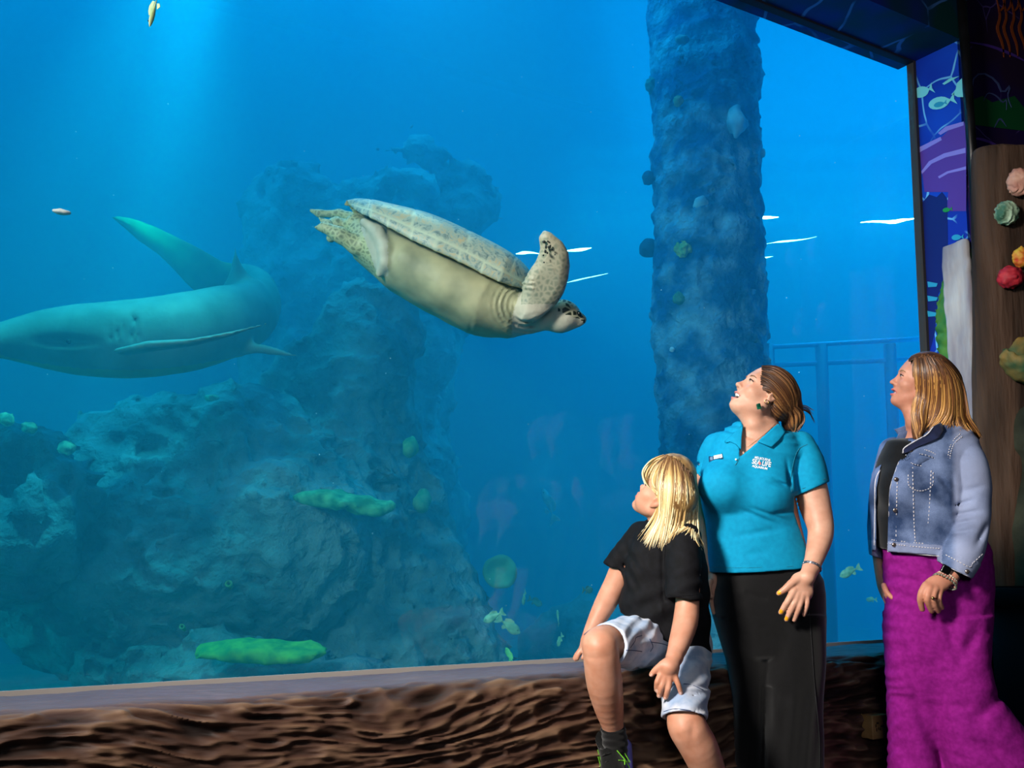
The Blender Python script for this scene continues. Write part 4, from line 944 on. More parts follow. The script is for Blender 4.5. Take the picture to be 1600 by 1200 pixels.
class Head:
    def __init__(s, px, py, d, fwd, up, sc):
        s.c = P(px, py, d); s.f = unit(fwd); s.u = unit(up-(up@s.f)*s.f); s.l = np.cross(s.u, s.f); s.s = sc; s.M = [s.f, s.l, s.u]
    def L(s, x, y, z): return s.c+s.s*(x*s.f+y*s.l+z*s.u)
    def loc(s, p): q = (p-s.c)/s.s; return q@s.f, q@s.l, q@s.u
    def build(s, f, mouth=0., chub=0., child=0.):
        L, M, k = s.L, s.M, s.s; r = lambda *a: np.array(a)*k
        f.ell(L(-.012, 0, .04), M, r(.1, .077, .088), .01)
        f.ell(L(.028, 0, -.018), M, r(.066, .062, .088), .03*k)
        for y in (-1, 1):
            f.cone(L(0, .046*y, -.052), L(.064, .016*y, -.094), .022*k, .018*k, .03*k)
            f.ell(L(.054, .04*y, -.024), M, r(.032, .024+chub, .026+chub), .02*k)
            if chub: f.ell(L(.05, .042*y, -.055), M, r(.034, .024, .03), .02*k)
        f.ell(L(.078, 0, -.097), M, r(.02, .022, .016), .016*k)
        f.cone(L(.075, -.03, .032), L(.075, .03, .032), .014*k, .014*k, .02*k)
        f.ell(L(.072, 0, -.058), M, r(.027, .03, .028), .02*k)
        for y in (-1, 1): f.ball(L(.1, .033*y, .007), .0165*k, .014*k, 's')
        nz = .004*child
        f.cone(L(.087, 0, .014), L(.107-nz, 0, -.02), .007*k, .0095*k, .011*k); f.ell(L(.111-nz, 0, -.0235), M, r(.0105, .0115, .0095), .006*k)
        for y in (-1, 1):
            f.ball(L(.098, .0115*y, -.03), .0085*k, .006*k); f.ball(L(.104, .006*y, -.0345), .0035*k, .003*k, 's')
            f.ell(L(.0795, .033*y, .007), M, r(.0115, .0145, .0125), .005*k)
        for y in (-1, 1):
            sm = .004 if mouth > .006 else 0.
            f.chain([L(.088-sm*2, .025*y+sm*y*1.3, -.059+sm), L(.100-sm*.6, .011*y, -.053-sm*.2), L(.1035-sm*.3, .0, -.0545)], [.0035*k, .0048*k, .005*k], .005*k)
            f.chain([L(.087-sm*1.8, .024*y+sm*y*1.2, -.061-mouth*.3), L(.098-sm*.8, .012*y, -.0675-mouth), L(.1, 0, -.068-mouth)], [.0035*k, .0054*k, .006*k], .005*k)
        if mouth: f.ell(L(.097, 0, -.0605-mouth*.5), M, r(.018, .028, .004+mouth*.55), .003*k, 's')
        else: f.ell(L(.106, 0, -.0605), M, r(.006, .024, .0016), .002*k, 's')
        for y in (-1, 1):
            a = unit(s.u*1-s.f*.28); b = unit(s.f*.95+s.l*y*.3+s.u*.28); cc = np.cross(a, b)
            f.ell(L(-.010, .077*y, .0), [b, cc, a], r(.019, .0075, .032), .006*k)
            f.ell(L(-.006, .086*y, .004), [b, cc, a], r(.0115, .0065, .021), .004*k, 's')
            f.ball(L(.001, .075*y, -.028), .0085*k, .005*k); f.ball(L(.008, .076*y, -.004), .006*k, .004*k)
    def lips(s, c, mouth=0.):
        x, y, z = s.loc(c); zm = -.0605-mouth*.5
        return (x > .087) & (np.abs(y) < .031) & (z < -.0475) & (z > -.0755-mouth) & (np.abs(z-zm) < (.013+mouth*.55)*(1-(np.abs(y)/.032)**2)+.001)
    def eyes(s, parent, iris='3a2c1c', gaze=(0, 0)):
        mw = pm('eye_white', '9c9088', rough=.2); mi = pm('iris', iris, rough=.15); ml = pm('lash', '1c120c', rough=.7)
        for y in (-1, 1):
            mb = MB(); M = Matrix(((s.f[0], s.l[0], s.u[0]), (s.f[1], s.l[1], s.u[1]), (s.f[2], s.l[2], s.u[2])))
            def orb(x0, yy, zz, rx, ry, rz, m):
                n, k = 12, 8; vs = [s.L(x0+rx*math.cos(u), yy+ry*math.sin(u)*math.cos(t), zz+rz*math.sin(u)*math.sin(t)) for u in np.linspace(.02, math.pi/1.6, k) for t in np.linspace(0, 2*math.pi, n, endpoint=False)]
                mb.add(vs, [(i*n+j, i*n+(j+1) % n, (i+1)*n+(j+1) % n, (i+1)*n+j) for i in range(k-1) for j in range(n)]+[tuple(range(n))[::-1]], m)
            orb(.0815, .033*y, .0065, .0112, .0112, .0042, 0); orb(.0868, (.033+gaze[0])*y, .0075+gaze[1], .0072, .0062, .0046, 1)
            mb.tube([s.L(.086, .019*y, .0085), s.L(.0925, .026*y, .0135), s.L(.0935, .034*y, .0148), s.L(.089, .044*y, .0115), s.L(.083, .050*y, .008)], .0019*s.s, 6, 2)
            mb.build('eye', [mw, mi, ml], parent, True)
    def brows(s, parent, mat):
        for y in (-1, 1): MB().tube([s.L(.0935, .014*y, .027), s.L(.0935, .026*y, .031), s.L(.087, .04*y, .031), s.L(.079, .05*y, .026)], [.002*s.s, .003*s.s, .0026*s.s, .001*s.s], 6).build('eyebrow', mat, parent, True)
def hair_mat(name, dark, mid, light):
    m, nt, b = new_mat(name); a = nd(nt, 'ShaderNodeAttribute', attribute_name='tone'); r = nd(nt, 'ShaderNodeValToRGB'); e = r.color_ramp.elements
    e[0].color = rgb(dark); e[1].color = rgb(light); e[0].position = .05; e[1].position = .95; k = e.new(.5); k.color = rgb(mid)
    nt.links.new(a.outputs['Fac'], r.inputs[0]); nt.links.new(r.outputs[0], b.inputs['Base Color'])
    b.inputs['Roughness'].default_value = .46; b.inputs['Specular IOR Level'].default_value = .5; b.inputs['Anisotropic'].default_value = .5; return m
class Hair:
    def __init__(s): s.v = []; s.f = []; s.t = []
    def lock(s, w, r, tone, n=5, roots=0., tips=0.):
        k = len(w); T = np.gradient(w, axis=0); T /= np.linalg.norm(T, axis=1)[:, None]+1e-9; a = unit(np.cross(T[0], FW)); u = np.linspace(0, 1, k)
        rad = r*np.clip(np.minimum((u+.12)*5, (1.02-u)*3.5), .12, 1); b0 = len(s.v)
        for i in range(k):
            a = unit(a-(a@T[i])*T[i]); c = np.cross(T[i], a)
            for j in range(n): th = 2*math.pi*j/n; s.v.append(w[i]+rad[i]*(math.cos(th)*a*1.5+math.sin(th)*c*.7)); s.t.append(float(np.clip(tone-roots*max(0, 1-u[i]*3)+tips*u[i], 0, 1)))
        s.f += [(b0+i*n+j, b0+i*n+(j+1) % n, b0+(i+1)*n+(j+1) % n, b0+(i+1)*n+j) for i in range(k-1) for j in range(n)]
    def sheet(s, f, guides, n, d0, d1, r=.0022, off=.002, jit=1.2, roots=.4, tips=.2, npt=14, lift=.004, tone=(.1, .95), len_j=.08):
        """locks interpolated between neighbouring guide lines given in photo pixels, laid over the hair volume f"""
        G = [cr(np.c_[np.asarray(g, float), np.zeros(len(g))], npt)[:, :2] for g in guides]
        allp = []; ks = []
        for i in range(n):
            t = (i+rng.random())/n*(len(G)-1); k = min(int(t), len(G)-2); u = t-k; q = G[k]*(1-u)+G[k+1]*u
            j0, j1 = rng.normal(0, jit, 2), rng.normal(0, jit*1.6, 2); w = np.linspace(0, 1, npt)[:, None]
            q = q+j0*(1-w)+j1*w; e = 1-abs(rng.normal(0, len_j)); q = q[0]+(cr(np.c_[q, np.zeros(npt)], npt)[:, :2]-q[0]) if e > .97 else np.stack([np.interp(np.linspace(0, e, npt), np.linspace(0, 1, npt), q[:, c]) for c in (0, 1)], 1)
            allp.append(q)
        A = np.concatenate(allp); d = np.fmin.reduce([trace(g_, A[:, 0], A[:, 1], d0, d1, 34) for g_ in (f if isinstance(f, (list, tuple)) else [f])]).reshape(n, npt)
        for i in range(n):
            di = d[i]; ok = ~np.isnan(di)
            if not ok.any(): continue
            di = np.interp(np.arange(npt), np.arange(npt)[ok], di[ok]); di = np.convolve(np.r_[di[0], di[0], di, di[-1], di[-1]], [.1, .2, .4, .2, .1], 'valid'); o_ = off+rng.random()*lift
            s.lock(np.array([P(x, y, z-o_) for (x, y), z in zip(allp[i], di)]), r*(.7+.6*rng.random()), rng.uniform(*tone), 5, roots, tips)
    def build(s, name, mat, parent): return mesh(name, np.array(s.v), np.array(s.f), mat, parent, True, None, {'tone': s.t})
def pts3(a): return [P(x, y, d) for x, y, d in a]
def limb(f, nodes, k=.012, k0=None):
    """nodes: px, py, depth, radius in px"""
    n = np.asarray(nodes, float); n = cr(n, (3 if len(n) > 4 else 2)*(len(n)-1)+1) if len(n) > 2 else n
    f.chain([P(x, y, d) for x, y, d, _ in n], [rp(max(r, .5), d) for _, _, d, r in n], .0, 'u', k)
def tor(f, nodes, k=.02, op='u', infl=0., ex=2.3, cap=.4):
    """nodes: px, py, depth, half width px, half depth m"""
    nodes = cr(np.asarray(nodes, float), 2*(len(nodes)-1)+1) if len(nodes) > 2 else nodes
    f.loft([P(x, y, d) for x, y, d, _, _ in nodes], RT, [rp(w, d) for _, _, d, w, _ in nodes], [t for _, _, _, _, t in nodes], k, op, ex, cap, infl)
def bounds(f, pad=.02):
    c = [(c-r, c+r) for op, _, _, c, r in f.it if op == 'u']; return np.min([a for a, _ in c], 0)-pad, np.max([b for _, b in c], 0)+pad
def skin_mat(name, a, b): return pm(name, a, b, 22, .48, .35, bump=.12, bscale=160, bdist=.002, sss=.12)
def cloth(name, a, b, scale=30, bump=.3, bs=300, rough=.85, sheen=.2, spec=.15): return pm(name, a, b, scale, rough, spec, bump=bump, bscale=bs, sheen=sheen, bdist=.002)
# ------------------------------------------------------------------ child sitting on the ledge
BD = 3.62
boy = thing('person', 'child with long blond hair, black T-shirt and pale denim shorts seated on the ledge', 'person', P(1045, 1040, 3.72))
th_, ps_ = math.radians(40), math.radians(34)
hf = unit(math.cos(th_)*(-math.cos(ps_)*RT+math.sin(ps_)*FW)+math.sin(th_)*UP)
HB = Head(1037, 781, BD-.02, hf, UP, .86)
B = Fld()
HB.build(B, 0., .004, 1.)
limb(B, [(1040, 790, BD, 24), (1048, 830, BD, 26)], .03)
tor(B, [(1046, 822, BD, 32, .06), (1044, 845, BD, 48, .085), (1042, 905, BD, 58, .10), (1044, 960, BD, 60, .10), (1052, 1005, BD+.02, 52, .10)], .03)
# near arm and hand on the thigh
limb(B, [(1074, 846, BD-.08, 20), (1075, 900, BD-.13, 19), (1074, 940, BD-.15, 18.5), (1071, 972, BD-.18, 19.5), (1061, 1006, BD-.24, 16.5), (1054, 1026, BD-.28, 13)], .02)
hdp = BD-.32
B.ell(P(1044, 1046, hdp), [unit(RT+UP*.25), unit(UP-RT*.25), FW], (rp(17.5, hdp), rp(18, hdp), .014), .014)
limb(B, [(1054, 1028, hdp+.03, 12.5), (1046, 1042, hdp, 12)], .012)
for c in ([(1034, 1040, 0, 6.5), (1025, 1046, .005, 5.2), (1018, 1054, .01, 4.2)], [(1033, 1054, 0, 5.6), (1027, 1066, -.012, 4.9), (1026, 1078, .004, 4.2)], [(1039, 1058, -.004, 5.6), (1034, 1073, -.016, 5), (1030, 1087, .0, 4.3)],
          [(1046, 1059, -.004, 5.5), (1044, 1076, -.016, 4.9), (1040, 1090, -.002, 4.2)], [(1054, 1056, 0, 5), (1060, 1070, -.010, 4.4), (1064, 1083, -.002, 3.8)]):
    limb(B, [(x, y, hdp+o, r) for x, y, o, r in c], .005)
# far arm, hand flat on the ledge
limb(B, [(998, 842, BD+.06, 19), (972, 890, BD+.08, 19), (962, 912, BD+.08, 18.5), (945, 945, BD+.08, 17), (929, 975, BD+.06, 13), (918, 1000, BD+.04, 10.5)], .02)
fd = BD+.03
B.ell(P(913, 1010, fd), [unit(UP+RT*.45), unit(RT-UP*.45), FW], (rp(13, fd), rp(7.5, fd), .028), .012)
for k, c in enumerate(([(912, 1012, -.03, 5), (904, 1022, -.035, 4.3), (902, 1029, -.035, 3.6)], [(910, 1014, -.012, 4.8), (902, 1024, -.012, 4.2), (899, 1030, -.01, 3.6)], [(909, 1014, .006, 4.6), (901, 1023, .008, 4), (898, 1029, .01, 3.4)], [(910, 1013, .022, 4.2), (903, 1022, .026, 3.6), (901, 1027, .028, 3.2)], [(917, 1012, -.035, 4.8), (914, 1022, -.05, 4.2), (911, 1028, -.055, 3.6)])):
    limb(B, [(x, y, fd+o, r) for x, y, o, r in c], .005)
# legs
limb(B, [(1018, 1000, 3.62, 30), (975, 1003, 3.44, 29), (940, 1006, 3.29, 28.5), (939, 1018, 3.275, 28.5), (941, 1040, 3.285, 28.5), (945, 1070, 3.31, 28), (951, 1103, 3.35, 23.5), (957, 1132, 3.385, 17.5), (962, 1156, 3.41, 15)], .02)
limb(B, [(1072, 1016, 3.62, 29), (1070, 1070, 3.46, 28), (1070, 1120, 3.31, 28), (1074, 1136, 3.285, 30), (1083, 1152, 3.29, 30), (1093, 1170, 3.3, 29.5), (1107, 1203, 3.33, 26.5), (1120, 1240, 3.36, 21), (1129, 1275, 3.38, 16), (1132, 1292, 3.39, 15)], .02)
def kpost(p, d):
    x, y, z = cpx(p)
    d = d-.004*np.exp(-((x-1066)/13)**2-((y-1140)/10)**2)*(z < 3.4)+.004*np.exp(-((x-1082)/6)**2-((y-1143)/14)**2)*(z < 3.4)
    return d-.003*np.exp(-((x-936)/12)**2-((y-1012)/10)**2)*(z < 3.4)
B.post = kpost
lo, hi = bounds(B)
SKB = [skin_mat('skin_child', 'be8266', 'ca9278'), pm('lips_child', 'c8786c', rough=.45), pm('nail', 'e8b8a4', rough=.3)]
def bpick(c):
    m = np.zeros(len(c), int); m[HB.lips(c)] = 1
    x, y, z = cpx(c)
    for nx_2, ny_2 in ((1017, 1056), (1025, 1080), (1029, 1089), (1039, 1092), (1064, 1084)): m[((x-nx_2)/2.6)**2+((y-ny_2)/3.2)**2 < 1] = 2
    return m
sdf('body', B, lo, hi, .0042, SKB, boy, 1, bpick)
HB.eyes(boy); 
# T-shirt
T = Fld()
limb(T, [(1070, 840, BD-.06, 25), (1068, 880, BD-.12, 28), (1066, 945, BD-.155, 29)], .02)
limb(T, [(1002, 836, BD+.05, 22), (982, 862, BD+.07, 23), (958, 898, BD+.08, 24)], .02)
# sleeve ends and insides first, then the trunk, its hem and the neck opening
def scut(p):
    x, y, z = cpx(p); m = BD/FPX
    return np.maximum((936+(x-1066)*.02-y)*m, (1030-x)*m)
T.add(scut, P(1066, 960, BD-.2), .3, 's', .003)
def scut2(p):
    x, y, z = cpx(p); m = BD/FPX; n = unit(np.array([-.52, .85])); q = (x-960)*n[0]+(y-890)*n[1]
    return np.maximum((-q)*m, (x-990)*m)
T.add(scut2, P(940, 920, BD), .4, 's', .003)
limb(T, [(1075, 905, BD-.133, 22), (1074, 960, BD-.155, 22)], .003); T.it[-1] = ('s',)+T.it[-1][1:]
T.cone(P(972, 886, BD+.08), P(950, 925, BD+.08), rp(20.5, BD), rp(20.5, BD), .003, 's')
tor(T, [(1046, 812, BD, 26, .062), (1044, 830, BD, 48, .09), (1041, 866, BD, 60, .112), (1040, 905, BD, 66, .12), (1038, 950, BD, 71, .125), (1040, 1000, BD+.01, 70, .125), (1044, 1040, BD+.02, 66, .12)], .02)
def tw(p, d):
    x, y, z = cpx(p)
    w = .004*np.sin((y*.16+x*.05)+4*vnoise(p, 6, 5))*np.clip((y-860)/80, 0, 1)
    w += .006*np.exp(-((x-1036-(y-880)*.02)/3.5)**2)*(y > 850)*(y < 940)
    w += .004*np.sin((x*.35-y*.2))*np.exp(-((x-985)/25)**2-((y-890)/40)**2)
    return d+w+.004*vnoise(p, 12, 8)
wrinkle(T, tw)
def them(p):
    x, y, z = cpx(p); yl = np.interp(x, [930, 963, 985, 1010, 1045, 1075, 1108], [938, 952, 968, 987, 1004, 1015, 1022]); return (y-yl)*BD/FPX
T.add(them, P(1040, 950, BD), 1e3, 'i', .003)
T.cone(P(1044, 822, BD), P(1034, 780, BD), rp(27, BD), rp(32, BD), .004, 's')
lo, hi = bounds(T); M_T = cloth('black_jersey', '0b0b0d', '121216', 40, .4, 500, .8, 0)
tsh = sdf('t_shirt', T, lo, hi, .0045, M_T, boy, 1)
nk = MB(); seam(nk, T, [(1040, 850), (1038, 880), (1037, 915), (1040, 936)], 3.2, 3.8, .0012, 20); nk.build('seam', M_T, tsh); nk = MB(); seam(nk, T, [(1041, 929), (1066, 931), (1092, 929)], 3.2, 3.8, .0008, 16); nk.build('seam', M_T, tsh)
# shorts
Sh = Fld()
Sh.cone(P(1022, 1000, 3.66), P(985, 1003, 3.47), .098, .086, .02); Sh.cone(P(985, 1003, 3.47), P(936, 1009, 3.25), .084, .068, .02)
Sh.cone(P(1072, 1012, 3.66), P(1070, 1075, 3.44), .094, .078, .02); Sh.cone(P(1070, 1075, 3.44), P(1070, 1145, 3.24), .077, .070, .02)
tor(Sh, [(1046, 985, 3.69, 58, .10), (1046, 1025, 3.72, 60, .11)], .03)
ka, kb = P(940, 1006, 3.315), P(980, 1003, 3.5); clip_ax = unit(ka-kb)
def kn1(p):
    q = (p-P(943, 1006, 3.305))@clip_ax; x, y, z = cpx(p)
    return np.where((x < 1000) & (z < 3.45), q, -1.)
Sh.add(kn1, P(940, 1006, 3.3), 1e3, 'i', .003)
ax2 = unit(P(1070, 1124, 3.3)-P(1070, 1075, 3.46))
def kn2(p):
    x, y, z = cpx(p); q = (p-P(1069, 1121, 3.30))@unit(ax2*.6-UP*.8); return np.where((x > 1020) & (y > 1080), q, -1.)
Sh.add(kn2, P(1070, 1124, 3.3), 1e3, 'i', .003)
Sh.cone(P(975, 1003, 3.44), P(930, 1011, 3.22), rp(31, 3.35), rp(30, 3.3), .002, 's'); Sh.cone(P(1070, 1075, 3.44), P(1070, 1145, 3.24), rp(30, 3.35), rp(30.5, 3.3), .002, 's')
def sw(p, d):
    x, y, z = cpx(p)
    w = .004*np.sin(x*.28+y*.18+3*vnoise(p, 9, 2))*np.exp(-((x-1005)/35)**2)
    w += .005*np.exp(-((y-1071-(x-1080)*.12)/2.2)**2)*(x > 1060)-.004*np.exp(-((y-1076-(x-1080)*.12)/3)**2)*(x > 1060)
    w += .003*np.sin(y*.22+x*.1)*(x > 1030)*(y > 1030)
    return d+w+.004*vnoise(p, 14, 3)
wrinkle(Sh, sw)
lo, hi = bounds(Sh)
M_sh = cloth('pale_denim', '8fa3c0', 'd2d4de', 14, .35, 420, .9)
sho = sdf('shorts', Sh, lo, hi, .0042, M_sh, boy, 1)
M_dt = pm('denim_thread', '3c4c70', rough=.9)
for pts in ([(912, 992), (924, 983), (936, 983), (951, 993), (964, 1011), (970, 1030)], [(1037, 1112), (1052, 1108), (1070, 1109), (1088, 1113), (1100, 1118)], [(1015, 998), (1020, 1010), (1016, 1018)], [(967, 1017), (985, 1016), (1003, 1018)], [(985, 1012), (992, 1002), (994, 996), (1003, 993)], [(1017, 1003), (1035, 1006), (1044, 1009)], [(1045, 1070), (1075, 1069), (1099, 1078)]):
    st_ = MB(); seam(st_, Sh, pts, 3.1, 3.8, .0014, 22); tag(st_.build('seam', M_dt, sho), 'dark blue stitching')
# socks and shoes
def shoe(anchor, toe_dir, sock_nodes, parent, M_up, M_sole, M_lime, M_sock, lit=True, roll=0.):
    so = Fld(); so.chain([q for q, _ in sock_nodes], [r for _, r in sock_nodes], .01);
    clip_plane(so, sock_nodes[0][0], unit(sock_nodes[0][0]-sock_nodes[1][0])); so.post = lambda p, d: d+.0015*np.sin(p[:, 2]*260)
    lo, hi = bounds(so); sdf('sock', so, lo, hi, .0045, M_sock, parent, 1)
    t = unit(toe_dir); s_ = unit(np.cross(t, UP)); u = np.cross(s_, t); u = unit(u+s_*roll); s_ = np.cross(t, u); A = anchor
    up_ = Fld(); up_.loft([A-t*.05+u*.03, A+u*.035, A+t*.06+u*.028, A+t*.12+u*.012, A+t*.155+u*.004], s_, [.034, .038, .043, .042, .026], [.05, .052, .04, .028, .018], .01, cap=.9)
    up_.chain([A-t*.02+u*.06, A-t*.03+u*.085], [.038, .036], .015); up_.cone(A-t*.02+u*.075, A-t*.028+u*.13, .030, .032, .004, 's')
    clip_plane(up_, A-u*.012, -u)
    lo, hi = bounds(up_); root = sdf('shoe', up_, lo, hi, .0045, M_up, parent, 1)
    sl = Fld(); sl.loft([A-t*.075, A-t*.02, A+t*.05, A+t*.12, A+t*.168], s_, [.036, .041, .046, .045, .028], [.024, .022, .018, .016, .014], .005, ex=3, cap=.9)
    sl.post = lambda p, d: d
    for q in (sl,): q.it = [(op, k, (lambda fn: (lambda p: fn(p+u*.018)))(fn), c-u*.018, r) for op, k, fn, c, r in q.it]
    lo, hi = bounds(sl); sdf('sole', sl, lo, hi, .005, M_sole, root, 1)
    if lit:
        mb = MB()
        for sg in (-1, 1):
            o = s_*sg
            for a, b in (((-.005, .075), (.02, .0)), ((.02, .07), (.045, .0)), ((.05, .058), (.02, .0)), ((.025, .035), (.055, .035))):
                mb.tube([A+t*a[0]+u*a[1]+o*.036, A+t*(a[0]+b[0])/2+u*(a[1]+b[1])/2+o*.045, A+t*b[0]+u*b[1]+o*.046], .0016, 5)
            mb.tube([A-t*.06+u*.09+o*.012, A-t*.066+u*.05+o*.024, A-t*.07+u*.005+o*.028], .0014, 5)
        tag(mb.build('shoe_stripes', M_lime, root), 'lime green outlined stripes')
        lc = MB()
        for i in range(4): lc.tube([A+t*(.03+.02*i)+u*(.078-.012*i)+s_*.016, A+t*(.034+.02*i)+u*(.086-.013*i), A+t*(.03+.02*i)+u*(.078-.012*i)-s_*.016], .0022, 5)
        lc.build('laces', M_up, root)
    return root
M_up, M_sole, M_lime, M_sock = cloth('black_mesh', '050606', '0d0e0d', 80, .6, 400), pm('lilac_foam', '6a68c8', '8886dc', 20, .7), pm('lime_trim', '7ed03c', rough=.5), cloth('black_sock', '060607', '0a0a0c', 80, .4, 500)
an = P(966, 1190, 3.42)
shoe(an, -FW*.75-RT*.1-UP*.5, [(P(957.5, 1135, 3.385), rp(19.5, 3.385)), (P(961, 1158, 3.40), rp(19, 3.4)), (P(964, 1182, 3.42), rp(17, 3.4))], boy, M_up, M_sole, M_lime, M_sock, roll=.55)
an2 = P(1136, 1318, 3.38)
shoe(an2, -FW*.9+RT*.3, [(P(1128, 1270, 3.38), rp(18, 3.38)), (P(1133, 1300, 3.385), rp(17, 3.38)), (P(1135, 1312, 3.39), rp(16, 3.38))], boy, M_up, M_sole, M_lime, M_sock)
# hair
Hh = Fld(); Hh.ell(HB.L(-.02, 0, .05), HB.M, np.array([.104, .086, .09])*.86, .01)
limb(Hh, [(1052, 745, BD+.01, 37), (1060, 785, BD+.02, 30), (1062, 815, BD+.03, 27), (1062, 838, BD+.035, 25)], .03)
limb(Hh, [(1042, 760, BD-.05, 16), (1040, 800, BD-.05, 14), (1030, 828, BD-.06, 12)], .02); limb(Hh, [(1076, 770, BD, 13), (1078, 815, BD, 12), (1084, 842, BD, 9)], .02)
curtain(Hh, [690, 722, 740, 760, 775, 800, 812, 900], [960]*8, [1000, 1003, 1009, 1014, 1024, 1026, 1012, 990], 3.0, 4.2, BD, .004)
lo, hi = bounds(Hh); M_hb = hair_mat('blond_hair', '6a4826', 'c8a468', 'f4e6b8')
hv, hF = nets(Hh, lo, hi, .005, 1); hr = mesh('hair', hv, hF, M_hb, boy, True, None, {'tone': np.clip(.28+.25*vnoise(hv*np.array([1, 1, .15]), 90, 3), 0, 1)})
HS = Hair()
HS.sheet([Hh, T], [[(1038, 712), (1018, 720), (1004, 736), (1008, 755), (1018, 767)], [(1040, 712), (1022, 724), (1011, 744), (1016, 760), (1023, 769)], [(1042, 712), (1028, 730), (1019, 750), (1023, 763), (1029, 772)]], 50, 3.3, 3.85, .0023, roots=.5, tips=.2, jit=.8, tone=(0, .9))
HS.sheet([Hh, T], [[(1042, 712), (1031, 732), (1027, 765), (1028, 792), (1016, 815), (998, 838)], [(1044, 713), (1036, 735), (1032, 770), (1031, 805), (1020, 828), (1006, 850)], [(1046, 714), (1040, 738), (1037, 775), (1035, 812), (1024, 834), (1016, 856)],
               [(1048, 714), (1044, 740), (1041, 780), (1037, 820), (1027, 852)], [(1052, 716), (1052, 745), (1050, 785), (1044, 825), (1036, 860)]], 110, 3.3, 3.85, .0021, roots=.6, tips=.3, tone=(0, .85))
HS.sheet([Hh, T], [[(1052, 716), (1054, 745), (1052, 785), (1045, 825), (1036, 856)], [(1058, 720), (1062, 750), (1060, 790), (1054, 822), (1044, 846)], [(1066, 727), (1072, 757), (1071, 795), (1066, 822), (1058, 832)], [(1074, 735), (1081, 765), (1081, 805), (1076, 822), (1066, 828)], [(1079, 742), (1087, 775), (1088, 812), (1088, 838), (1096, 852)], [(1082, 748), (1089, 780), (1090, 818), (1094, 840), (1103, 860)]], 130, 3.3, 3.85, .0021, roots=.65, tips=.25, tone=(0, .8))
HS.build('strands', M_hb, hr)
# ------------------------------------------------------------------ woman in the turquoise polo shirt
GD = 3.74
guide = thing('person', 'smiling woman in turquoise polo shirt and black trousers, head tilted back', 'person', P(1200, 1290, GD)*V(1, 1, 0))
pt = math.radians(35); yw = math.radians(9)
HG = Head(1193, 619, GD-.02, math.cos(pt)*(-math.cos(yw)*RT-math.sin(yw)*FW)+math.sin(pt)*UP, UP, .93)
B = Fld(); MO = .010
HG.build(B, MO)
limb(B, [(1186, 634, GD, 25), (1187, 655, GD, 25), (1192, 678, GD, 30)], .02)
B.cone(HG.L(.035, 0, -.085), P(1178, 664, GD-.05), .032, .035, .03)
tor(B, [(1191, 676, GD, 33, .072), (1187, 700, GD, 56, .095), (1174, 752, GD, 62, .12), (1184, 830, GD, 66, .13), (1196, 905, GD, 72, .14), (1200, 960, GD, 72, .14)], .03)
limb(B, [(1256, 712, GD-.02, 22), (1266, 755, GD-.04, 24.5), (1274, 792, GD-.06, 24), (1282, 822, GD-.09, 20.5), (1281, 842, GD-.11, 19), (1275, 864, GD-.14, 16), (1268, 886, GD-.17, 12.8)], .02)
hd_ = GD-.2
B.ell(P(1253, 917, hd_), [unit(RT*.9+UP*.43), unit(UP*.9-RT*.43), FW], (rp(16.5, hd_), rp(24, hd_), .015), .012)
limb(B, [(1268, 886, hd_+.03, 12.5), (1261, 902, hd_, 13)], .012)
for c in ([(1249, 902, 0, 7.5), (1237, 911, -.006, 6.4), (1227, 920, -.008, 5.4), (1217, 927, -.004, 4.2)], [(1241, 922, -.004, 6.2), (1233, 936, -.018, 5.3), (1226, 947, -.014, 4.8), (1220, 957, -.002, 4)], [(1247, 928, -.006, 6.2), (1240, 945, -.02, 5.2), (1234, 957, -.016, 4.7), (1229, 968, -.004, 3.9)],
          [(1254, 930, -.006, 5.8), (1249, 947, -.02, 4.9), (1245, 958, -.016, 4.4), (1241, 969, -.004, 3.7)], [(1261, 928, -.002, 5), (1261, 943, -.014, 4.1), (1259, 952, -.01, 3.7), (1256, 961, -.002, 3.2)]):
    limb(B, [(x, y, hd_+o, r) for x, y, o, r in c], .005)
limb(B, [(1116, 708, GD+.07, 15), (1103, 742, GD+.10, 15.5), (1098, 770, GD+.11, 16), (1099, 810, GD+.10, 14), (1104, 850, GD+.06, 12), (1110, 890, GD+.02, 10)], .02)
B.ell(P(1114, 915, GD+.0), [RT, UP, FW], (rp(9, GD), rp(22, GD), .03), .012)
for k in range(4): limb(B, [(1110+3*k, 928, GD-.02+.016*k, 4), (1112+3*k, 945, GD-.02+.016*k, 3.6), (1115+3*k, 958, GD-.02+.016*k, 3)], .004)
limb(B, [(1110, 908, GD-.03, 4.5), (1108, 922, GD-.05, 4), (1112, 932, GD-.06, 3.4)], .004)
def gk(p, d):
    x, y, z = cpx(p); kn = 0
    for kx, ky in ((1241, 922), (1247, 929), (1254, 931), (1261, 929)): kn = kn+np.exp(-((x-kx)/3.2)**2-((y-ky)/3.2)**2)
    return d-.0016*kn*(z < hd_+.02)
B.post = gk
M_sg = [skin_mat('skin_guide', 'bd8a72', 'ca9a82'), pm('lips_guide', 'b8746a', rough=.4), pm('nail_yellow', 'e0a020', rough=.25), pm('teeth', 'ece6dc', rough=.25), pm('mouth_dark', '3a1614', rough=.6)]
def gpick(c):
    m = np.zeros(len(c), int); m[HG.lips(c, MO)] = 1; x, y, z = HG.loc(c); m[(x > .06) & (x < .0975) & (np.abs(y) < .024) & (np.abs(z+.0605+MO*.5) < .004+MO*.45) & (x < .092)] = 4
    a, b, e = cpx(c)
    for q, w, r1 in ((1217.5, 926, 3.4), (1220.5, 955.5, 3.2), (1229, 966.5, 3.2)): m[((a-q)/r1)**2+((b-w)/r1)**2 < 1] = 2
    return m
lo, hi = bounds(B); sdf('body', B, lo, hi, .004, M_sg, guide, 1, gpick)
